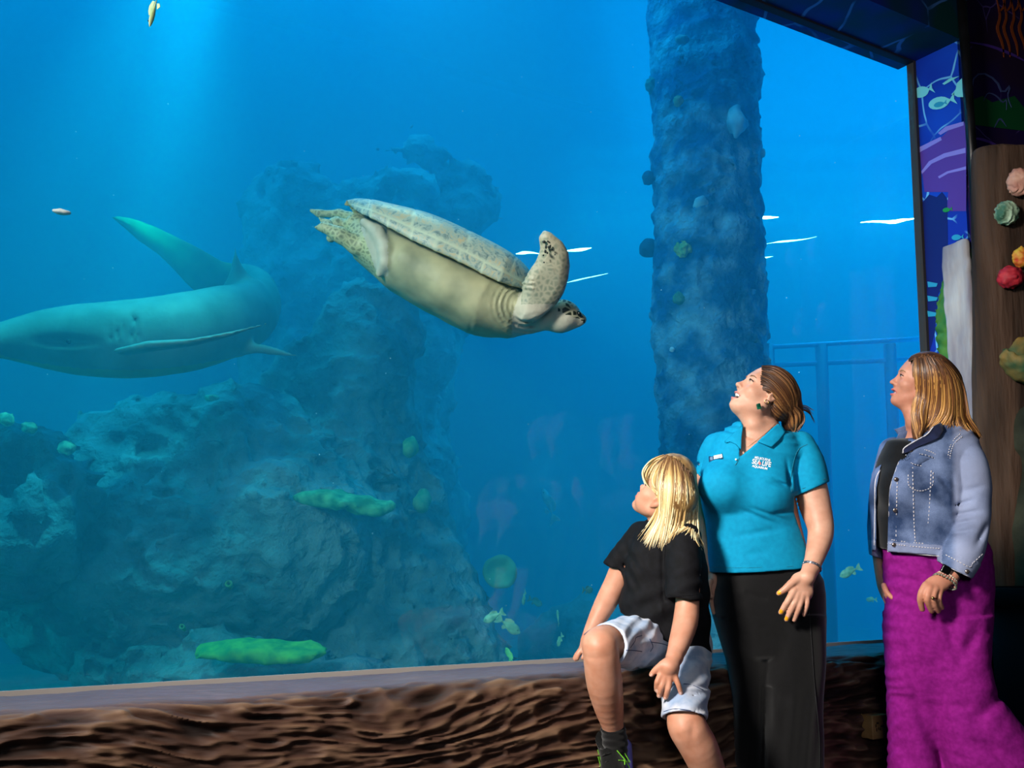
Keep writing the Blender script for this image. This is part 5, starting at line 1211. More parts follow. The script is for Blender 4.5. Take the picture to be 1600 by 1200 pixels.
tf_ = Fld(); tf_.chain([HG.L(.074, -.025, -.0575), HG.L(.086, -.013, -.0575), HG.L(.0915, 0, -.0575), HG.L(.086, .013, -.0575), HG.L(.074, .025, -.0575)], [.0062]*5, .003); lo, hi = bounds(tf_, .006); sdf('teeth', tf_, lo, hi, .0016, M_sg[3], guide)
HG.eyes(guide, gaze=(0, .002)); HG.brows(guide, pm('brow_brown', '7a5638', rough=.7))
# earring, necklace, bracelet
e0 = HG.L(.003, .083, -.034)
em = MB(); em.torus(e0, FW, .0075, .0012, 16, 6); ea = em.build('earring', pm('gold', 'c8a050', rough=.25, metal=1.), guide, True)
ef = Fld(); ec = P(1185.5, 635, GD-.105); ef.box(ec, [unit(RT+UP*.2), unit(UP-RT*.2), FW], (.0075, .0105, .004), .003); sdf('emerald', ef, ec-.016, ec+.016, .0015, pm('green_stone', '0c3c2c', '1c6c50', 60, .1, .8), ea)
# polo shirt
T = Fld()
tor(T, [(1192, 672, GD, 36, .085), (1188, 684, GD, 56, .105), (1186, 704, GD, 70, .122), (1170, 755, GD, 76, .145), (1177, 800, GD, 76, .148), (1184, 850, GD, 78, .155), (1193, 915, GD, 83, .165)], .02)
T.ell(P(1131, 760, GD-.10), [RT, UP, FW], (rp(39, GD), rp(36, GD), .085), .045); T.ell(P(1194, 772, GD-.10), [RT, UP, FW], (rp(43, GD), rp(37, GD), .085), .05)
limb(T, [(1250, 698, GD-.01, 24), (1259, 722, GD-.03, 27.5), (1265, 750, GD-.045, 28.5), (1271, 790, GD-.06, 28.5)], .02)
limb(T, [(1118, 696, GD+.05, 20), (1108, 720, GD+.085, 20), (1103, 760, GD+.10, 20)], .02)
def gcut(p):      # sleeves end along slanted hems
    x, y, z = cpx(p); m = GD/FPX
    a = ((y-776)+(x-1242)*.43)*.92*m; a = np.where(x > 1240.5+np.maximum(0, (y-800))*.35, a, -1.)
    return -a
T.add(gcut, P(1270, 800, GD), .25, 's', .002)
def gcut2(p):
    x, y, z = cpx(p); m = GD/FPX; return np.maximum.reduce([-(y-741-(x-1089)*.75)*m*.8, (x-1108-np.maximum(0, 760-y)*.2)*m, (GD+.015)-z])
T.add(gcut2, P(1095, 760, GD+.1), .25, 's', .002)
def ghem(p):
    x, y, z = cpx(p); return (y-(894.5-(x-1110)*.022+2*np.sin((x-1110)*.03)))*GD/FPX
T.add(ghem, P(1190, 895, GD), 1e3, 'i', .002)
limb(T, [(1266, 755, GD-.04, 25.5), (1277, 800, GD-.06, 25.5)], .002); T.it[-1] = ('s',)+T.it[-1][1:]
T.cone(P(1104, 725, GD+.09), P(1098, 775, GD+.11), rp(17.6, GD), rp(17.6, GD), .002, 's')
tor(T, [(1195, 880, GD, 74, .145), (1198, 915, GD, 77, .152)], .002, 's')
T.cone(P(1191, 682, GD), P(1186, 640, GD), rp(30.5, GD), rp(34, GD), .003, 's')
curtain(T, [655, 668, 680, 692, 704, 714], [1159, 1160, 1158.5, 1157, 1155.5, 1155], [1218, 1214, 1199, 1182, 1168, 1156], 3.2, GD-.03, GD, .002)
def gw(p, d):
    x, y, z = cpx(p); fr = (z < GD+.02); w = 0
    def fold(x0, y0, x1, y1, wd, amp):
        t = np.clip(((x-x0)*(x1-x0)+(y-y0)*(y1-y0))/((x1-x0)**2+(y1-y0)**2), 0, 1); dd = np.hypot(x-x0-t*(x1-x0), y-y0-t*(y1-y0))
        return amp*np.exp(-(dd/wd)**2)*np.sin(math.pi*np.clip(t*.94+.03, 0, 1))
    for a in ((1150, 792, 1218, 822, 4, .007), (1165, 790, 1235, 815, 3, .006), (1205, 803, 1250, 797, 3, .006), (1145, 838, 1225, 826, 5, .005), (1195, 752, 1234, 760, 4, .009), (1205, 745, 1236, 764, 3, .007), (1160, 868, 1200, 862, 5, .003), (1232, 735, 1236, 768, 3, .008), (1228, 712, 1236, 764, 3, .005), (1225, 812, 1262, 832, 4, .006), (1120, 806, 1180, 800, 6, .004)): w = w+fold(*a)
    w = w-.0022*np.exp(-((y-768+(x-1242)*.43)/1.6)**2)*(x > 1240)*(y > 730)*(y < 800)*0
    return d+w*fr+.003*vnoise(p, 13, 4)
wrinkle(T, gw)
lo, hi = bounds(T); M_p = cloth('polo_pique', '0486b0', '0690ba', 60, .5, 700, .8, .0)
polo = sdf('polo_shirt', T, lo, hi, .0042, M_p, guide, 1)
mb = MB(); seam(mb, T, [(1243, 769), (1258, 762), (1275, 754), (1290, 748)], 3.2, 4, .0011, 24); seam(mb, T, [(1262, 694), (1248, 702), (1240, 722), (1236, 748), (1237, 768)], 3.2, 4, .0012, 26); seam(mb, T, [(1156, 713), (1153, 720), (1149, 727)], 3.2, 4, .0016, 12, .0012)
seam(mb, T, [(1112, 886), (1160, 887), (1210, 886), (1252, 884)], 3.2, 4, .0008, 30); mb.build('stitching', cloth('polo_seam', '057088', '067890', 60, .3), polo)
def flap(pts, name, off=.004, th=.003, parent=polo, mat=M_p, fld=None, d0=3.2, d1=4.):
    f_ = fld or T; m_ = MB(); decal(m_, f_, pts, d0, d1, off, th, 0, 7); return m_.build(name, mat, parent, True)
CT = Fld(); CT.it = list(T.it[:1])+[T.it[0]]; CT = Fld()
tor(CT, [(1190, 655, GD, 34, .07), (1192, 668, GD, 38, .088), (1189, 684, GD, 58, .110), (1187, 704, GD, 71, .125), (1170, 755, GD, 77, .148)], .02); CT.ell(P(1131, 760, GD-.10), [RT, UP, FW], (rp(39, GD), rp(36, GD), .087), .045); CT.ell(P(1194, 772, GD-.10), [RT, UP, FW], (rp(43, GD), rp(37, GD), .087), .05)
flap([(1216, 662), (1222, 666), (1229, 674), (1218, 688), (1205, 699), (1196, 695), (1184, 690), (1195, 680), (1208, 668)], 'collar', .006, .004, fld=CT)
flap([(1161, 664), (1152, 672), (1141, 682), (1133, 689), (1134, 692), (1140, 690), (1150, 694), (1158, 703), (1158.5, 684)], 'collar', .005, .004, fld=CT)
M_bt = pm('pearl_button', 'c8e8ee', rough=.3)
for q in ((1165, 704), (1150, 718)):
    w = drape(T, [q], 3.2, 4, .004)[0]; MB().tube([w, w-FW*.0025], [.0042, .0036], 12).build('button', M_bt, polo, True)
lg = MB(); exx, eyy = np.array([31., 6.0])/31.6, np.array([.2, -1.])
words(lg, T, 'MELBOURNE', (1179, 716.2), exx*1., eyy*5.2, 25, 3.2, 4)
words(lg, T, 'SEA LIFE', (1174.5, 724), exx*1., eyy*10.5, 30, 3.2, 4)
words(lg, T, 'AQUARIUM', (1175, 729.5), exx*1., eyy*5.0, 24, 3.2, 4)
decal(lg, T, [(1187+3*math.cos(t)*(1 if k % 2 else .5), 724+3.4*math.sin(t)*(1 if k % 2 else .5)) for k, t in enumerate(np.linspace(0, 2*math.pi, 10, endpoint=False))], 3.2, 4, .0036, .0003, 1, 3)
tag(lg.build('shirt_logo', [pm('print_white', 'eef8fa', rough=.6), pm('print_red', 'd87870', rough=.6)], polo), 'white printed chest logo')
bd = MB()
decal(bd, T, [(1107.5, 713), (1128.5, 708.5), (1129.5, 717), (1108, 722)], 3.2, 4, .004, .002, 0, 3); decal(bd, T, [(1115, 712), (1128, 709.4), (1128.6, 714.8), (1115.4, 717.4)], 3.2, 4, .0056, .0006, 1, 3)
for i in range(4): decal(bd, T, [(1118+2.2*i, 714.2-.45*i), (1119.4+2.2*i, 713.9-.45*i), (1119.5+2.2*i, 715.4-.45*i), (1118.1+2.2*i, 715.7-.45*i)], 3.2, 4, .0064, .0003, 2, 3)
decal(bd, T, [(1109.4, 714.4), (1113.4, 713.6), (1113.8, 718.2), (1109.8, 719)], 3.2, 4, .0058, .0005, 2, 3)
tag(bd.build('name_badge', [pm('badge_navy', '1c3858', rough=.3), pm('badge_white', 'e4ecf0', rough=.4), pm('badge_ink', '7088a0', rough=.5)], polo), 'navy badge with white name strip')
# bracelet
bc = P(1268.5, 886, GD-.172); ax = unit(P(1268, 886, GD-.17)-P(1275, 864, GD-.14)); bm = MB(); bm.torus(bc, ax, rp(14.6, 3.5), .0022, 32, 8); bm.torus(bc+ax*.003, ax, rp(14.5, 3.5), .0018, 32, 8); bm.torus(bc-ax*.003, ax, rp(14.5, 3.5), .0018, 32, 8)
for t in np.linspace(0, 6.28, 26, endpoint=False):
    a_ = unit(np.cross(ax, RT)); b_ = np.cross(ax, a_); q = bc+rp(15.2, 3.5)*(math.cos(t)*a_+math.sin(t)*b_); bm.tube([q-ax*.003, q+ax*.003], .0018, 6)
bm.build('bracelet', pm('silver', 'a8acb4', rough=.25, metal=1.), guide, True)
nkl = MB(); seam(nkl, B, [(1159, 676), (1160, 690), (1156, 706)], 3.2, 4, .0007, 14, .0006); seam(nkl, B, [(1212, 662), (1200, 674), (1185, 686), (1168, 699)], 3.2, 4, .0007, 18, .0006); nkl.build('necklace', pm('gold_chain', 'd0a868', rough=.3, metal=1.), guide, True)
# trousers
L_ = Fld()
tor(L_, [(1196, 880, GD, 72, .145), (1199, 915, GD, 86, .155), (1203, 955, GD, 85, .155), (1209, 1005, GD, 78, .14)], .02)
tor(L_, [(1238, 960, GD-.03, 50, .13), (1239, 1030, GD-.05, 49, .115), (1238, 1085, GD-.06, 47, .105), (1237, 1180, GD-.06, 46, .105), (1237, 1300, GD-.06, 48, .11)], .012, ex=2.2, cap=.05)
tor(L_, [(1166, 960, GD+.0, 50, .13), (1168, 1030, GD+.0, 34, .11), (1169, 1090, GD+.01, 26, .1), (1171, 1180, GD+.01, 26, .095), (1172, 1300, GD+.01, 30, .1)], .01, ex=2.2, cap=.05)
def lw(p, d):
    x, y, z = cpx(p); w = .006*np.exp(-((x-1203-(y-1080)*.03)/8)**2)*(y > 1072)+.007*np.exp(-((x-1270-(y-1000)*.06)/3)**2)*(y > 960)*0
    w = w+.005*np.exp(-((y-1078-(x-1205)*.28)/14)**2)*np.clip((x-1200)/15, 0, 1)*np.clip((1275-x)/20, 0, 1)+.005*np.sin((x-1205)*.22+y*.02)*np.clip((y-1050)/70, 0, 1)*.8+.006*vnoise(p*V(1, 1, .4), 9, 5)
    w = w+.004*np.exp(-((y-930-(x-1180)*.3)/4)**2)*(x > 1165)*(x < 1200)
    return d+w
L_.post = lw; clip_plane(L_, V(0, 0, .012), V(0, 0, -1))
lo, hi = bounds(L_); lo[2] = 0
tr = sdf('trousers', L_, lo, hi, .0058, cloth('black_twill', '040405', '070709', 50, .4, 500, .75), guide, 1)
mb = MB(); seam(mb, L_, [(1264, 945), (1268, 1000), (1272, 1060), (1280, 1150), (1281, 1200)], 3.2, 4, .0014, 40, .0012); mb.build('side_seam', cloth('black_seam', '151517', '1c1c20', 50, .4), tr)
# hair, tied low in a loose bun
Hh = Fld(); Hh.ell(HG.L(-.018, 0, .043), HG.M, np.array([.104, .085, .092])*.93, .01); Hh.ell(HG.L(-.06, 0, -.01), HG.M, np.array([.06, .07, .06])*.93, .03)
limb(Hh, [(1228, 625, GD, 24), (1236, 645, GD, 18), (1233, 662, GD+.01, 12)], .025)
Hh.ell(P(1240, 652, GD), [unit(UP+RT*.35), unit(RT-UP*.35), FW], (rp(22, GD), rp(13, GD), .045), .008)
curtain(Hh, [555, 569, 576, 590, 602, 611, 613, 616, 640, 655, 700], [900]*11, [1190, 1190, 1192, 1190, 1188, 1184.5, 1205, 1212, 1205, 1211, 1224], 3.2, 4.2, GD, .003)
lo, hi = bounds(Hh); M_hg = hair_mat('brown_hair', '22120a', '55331c', '94683c')
hv, hF = nets(Hh, lo, hi, .0045, 1); hr = mesh('hair', hv, hF, M_hg, guide, True, None, {'tone': np.clip(.25+.2*vnoise(hv, 60, 3), 0, 1)})
HS = Hair()
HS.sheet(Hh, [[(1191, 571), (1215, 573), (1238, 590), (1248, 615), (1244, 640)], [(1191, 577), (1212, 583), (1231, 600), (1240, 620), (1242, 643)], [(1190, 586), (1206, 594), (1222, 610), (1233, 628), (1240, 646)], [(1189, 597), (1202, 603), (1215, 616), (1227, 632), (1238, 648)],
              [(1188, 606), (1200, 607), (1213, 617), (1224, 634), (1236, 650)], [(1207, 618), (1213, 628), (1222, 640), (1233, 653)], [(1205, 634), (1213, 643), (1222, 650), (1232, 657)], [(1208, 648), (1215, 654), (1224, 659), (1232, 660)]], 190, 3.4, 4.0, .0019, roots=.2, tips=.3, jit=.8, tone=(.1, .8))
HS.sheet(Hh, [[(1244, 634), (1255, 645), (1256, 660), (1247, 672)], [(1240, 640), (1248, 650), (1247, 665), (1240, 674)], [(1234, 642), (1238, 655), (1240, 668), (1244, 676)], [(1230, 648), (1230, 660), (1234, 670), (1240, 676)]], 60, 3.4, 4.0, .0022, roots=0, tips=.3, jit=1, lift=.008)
for k in range(14):
    a = rng.uniform(-1, 1); q = cr([(1246, 636+3*a, 0), (1256+2*a, 637+5*a, 0), (1264+3*a, 641+8*a, 0), (1268+6*rng.random(), 650+12*a, 0)], 10)[:, :2]
    HS.lock(np.array([P(x, y, GD-.01+.02*a+.004*i) for i, (x, y) in enumerate(q)]), .0011, rng.uniform(.5, 1))
HS.build('strands', M_hg, hr)
tie = MB(); tie.torus(P(1243, 634, GD-.01), unit(RT-UP*.5), .024, .006, 20, 8); tie.build('hair_tie', pm('tie_black', '101014', rough=.7), hr, True)
# ------------------------------------------------------------------ woman in the denim jacket
DD = 3.85
den = thing('person', 'woman with shoulder-length blond hair in denim jacket and wide magenta trousers', 'person', P(1475, 1290, DD)*V(1, 1, 0))
pt = math.radians(15); yw = math.radians(10)
HD = Head(1438, 599, DD-.01, math.cos(pt)*(-math.cos(yw)*RT+math.sin(yw)*FW)+math.sin(pt)*UP, UP, .89)
B = Fld(); HD.build(B, .004)
limb(B, [(1441, 618, DD, 24), (1440, 650, DD, 23), (1444, 682, DD, 30)], .02); B.cone(HD.L(.03, 0, -.085), P(1430, 655, DD-.03), .03, .032, .03)
tor(B, [(1448, 682, DD, 34, .075), (1452, 705, DD, 60, .095), (1444, 760, DD, 64, .11), (1448, 850, DD, 64, .115), (1464, 930, DD, 70, .125)], .03)
limb(B, [(1508, 708, DD-.06, 20), (1516, 760, DD-.09, 20), (1518, 805, DD-.11, 18), (1508, 850, DD-.14, 16), (1497, 880, DD-.17, 13.5), (1486, 900, DD-.185, 12.5)], .02)
hd_ = DD-.19
B.ell(P(1464, 913, hd_), [unit(RT*.93+UP*.36), unit(UP*.93-RT*.36), FW], (rp(24, hd_), rp(15, hd_), .022), .014); B.ell(P(1452, 918, hd_-.012), [RT, UP, FW], (rp(12, hd_), rp(8, hd_), .016), .012)
for c in ([(1447, 915, -.01, 6.4), (1440, 926, -.018, 5.6), (1438, 938, -.012, 5.1), (1441, 952, .004, 4.3)], [(1453, 919, -.02, 6.2), (1449, 931, -.034, 5.5), (1450, 942, -.026, 5), (1456, 955, -.004, 4.2)], [(1461, 921, -.02, 6), (1458, 932, -.034, 5.3), (1460, 944, -.026, 4.8), (1466, 955, -.006, 4)], [(1469, 922, -.012, 5.4), (1467, 933, -.024, 4.7), (1468, 942, -.018, 4.3), (1472, 950, -.004, 3.6)], [(1458, 908, .02, 7), (1447, 920, .03, 6), (1446, 936, .03, 5)]):
    limb(B, [(x, y, hd_+o, r) for x, y, o, r in c], .005)
limb(B, [(1392, 705, DD+.06, 18), (1378, 760, DD+.10, 17), (1372, 820, DD+.11, 14), (1374, 868, DD+.09, 10.5), (1377, 900, DD+.07, 9), (1382, 920, DD+.05, 9.5), (1391, 942, DD+.02, 8)], .02)
for k in range(4): limb(B, [(1386, 930, DD+.0+.016*k, 4.6), (1396, 945, DD-.01+.016*k, 4.2), (1404, 958, DD-.01+.016*k, 3.6)], .004)
limb(B, [(1381, 915, DD+.0, 4.6), (1386, 926, DD-.03, 4.2), (1394, 934, DD-.04, 3.6)], .004)
def dk(p, d):
    x, y, z = cpx(p); kn = 0
    for kx, ky in ((1447, 914), (1454, 918), (1462, 920), (1469, 921)): kn = kn+np.exp(-((x-kx)/3.4)**2-((y-ky)/3.4)**2)
    return d-.002*kn*(z < hd_+.02)
B.post = dk
M_sd = [skin_mat('skin_tan', 'b4765e', 'c4886f'), pm('lips_tan', 'b8605c', rough=.4), pm('teeth_tan', 'e8e0d8', rough=.3)]
def dpick(c):
    m = np.zeros(len(c), int); m[HD.lips(c, .004)] = 1; x, y, z = HD.loc(c); m[(x > .07) & (x < .094) & (np.abs(y) < .02) & (np.abs(z+.0625) < .0045)] = 2; return m
lo, hi = bounds(B); sdf('body', B, lo, hi, .0042, M_sd, den, 1, dpick)
HD.eyes(den, '44566a'); HD.brows(den, pm('brow_blond', '8a6844', rough=.7))
# black top under the jacket
K = Fld(); tor(K, [(1446, 680, DD, 36, .085), (1450, 705, DD, 66, .105), (1441, 755, DD, 72, .122), (1444, 810, DD, 73, .125), (1450, 868, DD, 75, .13)], .02); K.ell(P(1404, 765, DD-.07), [RT, UP, FW], (rp(30, DD), rp(36, DD), .07), .04)
K.cone(P(1446, 692, DD), P(1436, 650, DD), rp(30, DD), rp(36, DD), .004, 's'); cutline(K, (1360, 857), (1540, 866), DD, (1440, 800)); K.post = lambda p, d: d+.004*vnoise(p, 9, 3)
lo, hi = bounds(K); lo[2] = P(1450, 890, DD)[2]; sdf('black_top', K, lo, hi, .006, cloth('black_top', '08090b', '0e0f12', 50, .3), den, 1)
# magenta trousers
L_ = Fld()
tor(L_, [(1454, 836, DD, 75, .132), (1458, 856, DD, 78, .14), (1464, 878, DD, 81, .146), (1466, 920, DD, 81, .15), (1464, 990, DD, 77, .148), (1464, 1030, DD, 70, .13)], .02, cap=1.3)
tor(L_, [(1434, 960, DD+.03, 48, .13), (1429, 1060, DD+.03, 43, .12), (1427, 1150, DD+.03, 38, .11), (1428, 1230, DD+.03, 39, .115), (1430, 1300, DD+.03, 42, .12)], .035, ex=2.2, cap=.05)
tor(L_, [(1488, 960, DD-.03, 52, .13), (1493, 1040, DD-.04, 48, .13), (1508, 1100, DD-.05, 51, .13), (1533, 1160, DD-.05, 66, .14), (1562, 1230, DD-.05, 80, .15), (1584, 1300, DD-.05, 88, .16)], .03, ex=2.2, cap=.05)
def mw(p, d):
    x, y, z = cpx(p); w = .004*np.sin(y*.3+5*vnoise(p, 7, 2))*np.exp(-((x-1395)/22)**2)*.7+.007*vnoise(p*V(1, 1, .5), 7, 5)+.0025*vnoise(p*V(1, 1, 1.8), 22, 6)
    def fold(x0, y0, x1, y1, wd, amp):
        t = np.clip(((x-x0)*(x1-x0)+(y-y0)*(y1-y0))/((x1-x0)**2+(y1-y0)**2), 0, 1); dd = np.hypot(x-x0-t*(x1-x0), y-y0-t*(y1-y0)); return amp*np.exp(-(dd/wd)**2)*np.sin(math.pi*np.clip(t*.9+.05, 0, 1))
    for a in ((1405, 1000, 1445, 1120, 9, .008), (1425, 1090, 1475, 1200, 10, .010), (1475, 950, 1500, 1045, 8, .008), (1450, 865, 1468, 905, 6, .008), (1500, 1040, 1530, 975, 10, .009), (1520, 1130, 1570, 1080, 12, .010), (1480, 1060, 1560, 1180, 12, .008), (1385, 895, 1445, 912, 4, .003), (1475, 1105, 1530, 1098, 9, .005), (1392, 1090, 1440, 1100, 7, .004), (1400, 1150, 1425, 1200, 8, .006), (1505, 1150, 1590, 1190, 10, .008), (1400, 930, 1470, 945, 6, .004), (1470, 920, 1500, 985, 5, .006)): w = w+fold(*a)*1.7
    return d+w
L_.post = mw; clip_plane(L_, V(0, 0, .012), V(0, 0, -1)); lo, hi = bounds(L_); lo[2] = 0
sdf('trousers', L_, lo, hi, .0056, pm('magenta_linen', '780e6c', '88167c', 60, .85, .15, bump=.35, bscale=26, detail=7, bdist=.006), den, 1)
# denim jacket
J = Fld()
tor(J, [(1450, 676, DD, 40, .095), (1455, 690, DD, 62, .11), (1456, 710, DD, 74, .122), (1448, 755, DD, 83, .14), (1446, 810, DD, 82, .145), (1448, 872, DD, 82, .15)], .02); J.ell(P(1404, 765, DD-.07), [RT, UP, FW], (rp(34, DD), rp(40, DD), .08), .04)
tor(J, [(1446, 640, DD, 33, .07), (1446, 680, DD, 34, .082), (1450, 705, DD, 67, .107), (1442, 755, DD, 75, .126), (1445, 810, DD, 75, .13), (1450, 890, DD, 76, .134)], .003, 's')
limb(J, [(1500, 700, DD-.03, 27), (1512, 730, DD-.075, 29), (1518, 765, DD-.09, 28.5), (1519, 800, DD-.11, 28.5), (1513, 835, DD-.13, 29), (1504, 862, DD-.15, 30), (1494, 885, DD-.165, 27), (1484, 905, DD-.18, 25)], .02)
J.cone(P(1509, 850, DD-.14), P(1482, 910, DD-.18), rp(20, DD), rp(17.5, DD), .002, 's')
limb(J, [(1396, 705, DD+.05, 22), (1382, 760, DD+.09, 22), (1374, 820, DD+.10, 18), (1374, 868, DD+.09, 15)], .02)
J.cone(P(1374, 845, DD+.1), P(1376, 890, DD+.08), rp(12, DD), rp(12, DD), .002, 's')
def jhem(p):      # main hem, cuffs
    x, y, z = cpx(p); m = DD/FPX; sl = z-(DD-.125)*1.0
    near_arm = (x > 1464) & (z < DD-.10) & (y > 840); far_arm = (x < 1386) & (z > DD+.015)
    main = (y-(862+(x-1386)*.075))*m
    cf1 = ((y-879)-(x-1469)*.52)*m*.88
    cf2 = ((y-868)-(x-1362)*.35)*m*.95
    return np.where(near_arm, cf1, np.where(far_arm, cf2, main))
J.add(jhem, P(1450, 870, DD), 1e3, 'i', .002)
ys = [660, 690, 705, 730, 762, 800, 866]
curtain(J, ys, [1402, 1398, 1388, 1376, 1370, 1369, 1369], [1428, 1416, 1411, 1400, 1390, 1388, 1386.5], 3.2, DD+.02, DD, .002)
def jw(p, d):
    x, y, z = cpx(p); w = 0
    def fold(x0, y0, x1, y1, wd, amp):
        t = np.clip(((x-x0)*(x1-x0)+(y-y0)*(y1-y0))/((x1-x0)**2+(y1-y0)**2), 0, 1); dd = np.hypot(x-x0-t*(x1-x0), y-y0-t*(y1-y0)); return amp*np.exp(-(dd/wd)**2)*np.sin(math.pi*np.clip(t*.9+.05, 0, 1))
    for a in ((1488, 792, 1525, 780, 4, .010), (1488, 806, 1532, 798, 4, .011), (1488, 820, 1525, 812, 4, .010), (1487, 834, 1520, 828, 4, .010), (1500, 770, 1540, 758, 5, .006), (1524, 855, 1544, 815, 5, .011), (1462, 770, 1486, 796, 5, .004), (1488, 735, 1492, 790, 4, .005), (1465, 740, 1488, 772, 4, .006)): w = w+fold(*a)
    # waistband and cuff stand slightly proud
    w = w-.003*((y > 846+(x-1386)*.075) & (x < 1472) & (z < DD+.02))-.003*((y > 862+(x-1469)*.30) & (x > 1464) & (z < DD-.1))
    return d+w+.004*vnoise(p, 11, 9)
wrinkle(J, jw); lo, hi = bounds(J)
def denim_mat():
    m, nt, b = new_mat('blue_denim'); L = nt.links; tc = nd(nt, 'ShaderNodeTexCoord')
    n = nd(nt, 'ShaderNodeTexNoise'); n.inputs['Scale'].default_value = 9; n.inputs['Detail'].default_value = 6; L.new(tc.outputs['Object'], n.inputs['Vector'])
    r = nd(nt, 'ShaderNodeValToRGB'); e = r.color_ramp.elements; e[0].position = .36; e[1].position = .66; e[0].color = rgb('283a5c'); e[1].color = rgb('7486ac'); L.new(n.outputs[0], r.inputs[0])
    n2 = nd(nt, 'ShaderNodeTexNoise'); n2.inputs['Scale'].default_value = 350; L.new(tc.outputs['Object'], n2.inputs['Vector'])
    mx = nd(nt, 'ShaderNodeMix', data_type='RGBA', blend_type='OVERLAY'); mx.inputs[0].default_value = .35; L.new(r.outputs[0], mx.inputs[6]); L.new(n2.outputs[0], mx.inputs[7])
    a = nd(nt, 'ShaderNodeAttribute', attribute_name='fade'); m2 = nd(nt, 'ShaderNodeMix', data_type='RGBA'); L.new(a.outputs['Fac'], m2.inputs[0]); L.new(mx.outputs[2], m2.inputs[6]); m2.inputs[7].default_value = rgb('98a0bc'); L.new(m2.outputs[2], b.inputs['Base Color'])
    bp = nd(nt, 'ShaderNodeBump'); bp.inputs['Strength'].default_value = .4; bp.inputs['Distance'].default_value = .002; L.new(n2.outputs[0], bp.inputs['Height']); L.new(bp.outputs[0], b.inputs['Normal'])
    b.inputs['Roughness'].default_value = .9; b.inputs['Specular IOR Level'].default_value = .15; return m
M_d = denim_mat(); M_th = pm('pale_thread', 'b4b0b8', 'd0ccd0', 200, .9); M_dk = cloth('dark_denim', '141a34', '1c2444', 30, .4)
def fade(v):
    x, y, z = cpx(v); slv = np.clip((x-1486)/10, 0, 1)*(z < DD-.02); band = ((y > 846+(x-1386)*.075) & (x < 1472))*.45
    return {'fade': np.clip(slv*.62+band+.25*vnoise(v, 10, 6)*slv, 0, 1)}
jk = sdf('denim_jacket', J, lo, hi, .0045, M_d, den, 1, None, fade)
sm_ = MB()
A3 = (3.2, 4.1)
for pts, n in (([(1426, 730), (1427, 770), (1428, 810), (1430, 846)], 40), ([(1455, 735), (1453, 775), (1450, 815), (1446, 846)], 40), ([(1402, 748), (1401, 790), (1400, 838)], 30), ([(1385, 842), (1410, 846), (1440, 849), (1468, 852)], 40), ([(1387, 849), (1410, 852), (1440, 855), (1468, 857)], 40),
               ([(1500, 678), (1488, 690), (1482, 708), (1480, 730)], 30), ([(1503, 682), (1491, 693), (1485, 710), (1483, 728)], 30), ([(1410, 708), (1425, 716), (1440, 722), (1458, 728), (1475, 727)], 34), ([(1419, 742), (1420, 758), (1431, 766), (1445, 766), (1457, 758), (1458, 738)], 34), ([(1478, 867), (1495, 876), (1515, 886), (1520, 880), (1535, 866)], 34), ([(1436, 700), (1455, 706), (1470, 716)], 22)):
    seam(sm_, J, pts, *A3, .0019, n, .0014, 0, 1)
for pts in ([(1413, 700), (1402, 728), (1391, 762), (1389, 800), (1387, 862)], [(1387, 862), (1420, 865), (1468, 869)], [(1470, 879), (1490, 890), (1516, 902)]): seam(sm_, J, pts, *A3, .0012, 40, .001)
tag(sm_.build('stitching', M_th, jk), 'pale contrast stitching')
flp = MB(); decal(flp, J, [(1418, 716), (1436, 708), (1458, 714), (1472, 726), (1468, 732), (1452, 730), (1436, 728), (1424, 724)], *A3, .008, .004, 0, 6)
seam(flp, J, [(1419, 717), (1425, 724), (1437, 727.5), (1452, 729.5), (1467, 731), (1471, 726)], *A3, .0017, 30, .0098, 1, 1); seam(flp, J, [(1421, 715), (1436, 709), (1457, 715), (1470, 725)], *A3, .0017, 26, .0098, 1, 1); flp.build('pocket_flap', [M_d, M_th], jk, True)
M_bt = pm('copper_button', '8a7a74', 'b0a09a', 200, .3, metal=.9)
for q in ((1400, 749), (1398, 797), (1396.5, 851), (1424, 704), (1463, 720), (1511, 893)):
    w = drape(J, [q], *A3, .003)[0]; MB().tube([w, w-FW*.004, w-FW*.0055], [.0082, .0078, .004], 14).build('button', M_bt, jk, True)
# collar: near leaf folded out, far leaf standing
cl = MB(); CJ = Fld(); tor(CJ, [(1446, 655, DD, 42, .09), (1450, 676, DD, 45, .10), (1456, 692, DD, 66, .115), (1456, 712, DD, 77, .126)], .02)
decal(cl, CJ, [(1470, 660), (1476, 671), (1468, 684), (1450, 692), (1434, 698), (1420, 706), (1411, 709), (1413, 700), (1430, 689), (1448, 679), (1458, 667)], 3.2, 4.1, .008, .004, 0, 6); seam(cl, CJ, [(1411, 708), (1413, 700), (1430, 689), (1448, 679), (1458, 667)], 3.2, 4.1, .0026, 24, .010, 1); cl.build('collar', [M_dk, M_th], jk, True)
cl = MB(); cl.poly([P(x, y, DD+.0) for x, y in ((1399, 671), (1424, 662), (1428, 672), (1410, 682), (1404, 678))], .012, FW); cl.poly([P(x, y, DD-.012) for x, y in ((1405, 676), (1426, 671), (1428, 680), (1412, 690), (1398, 694))], .006, FW); cl.build('collar', M_d, jk)
# trims along the far front edge
ed = MB(); seam(ed, J, [(1396, 700), (1378, 730), (1368, 752), (1367, 800), (1366, 852)], 3.2, 4.2, .0026, 40, .0); ed.build('front_edge', M_th, jk)
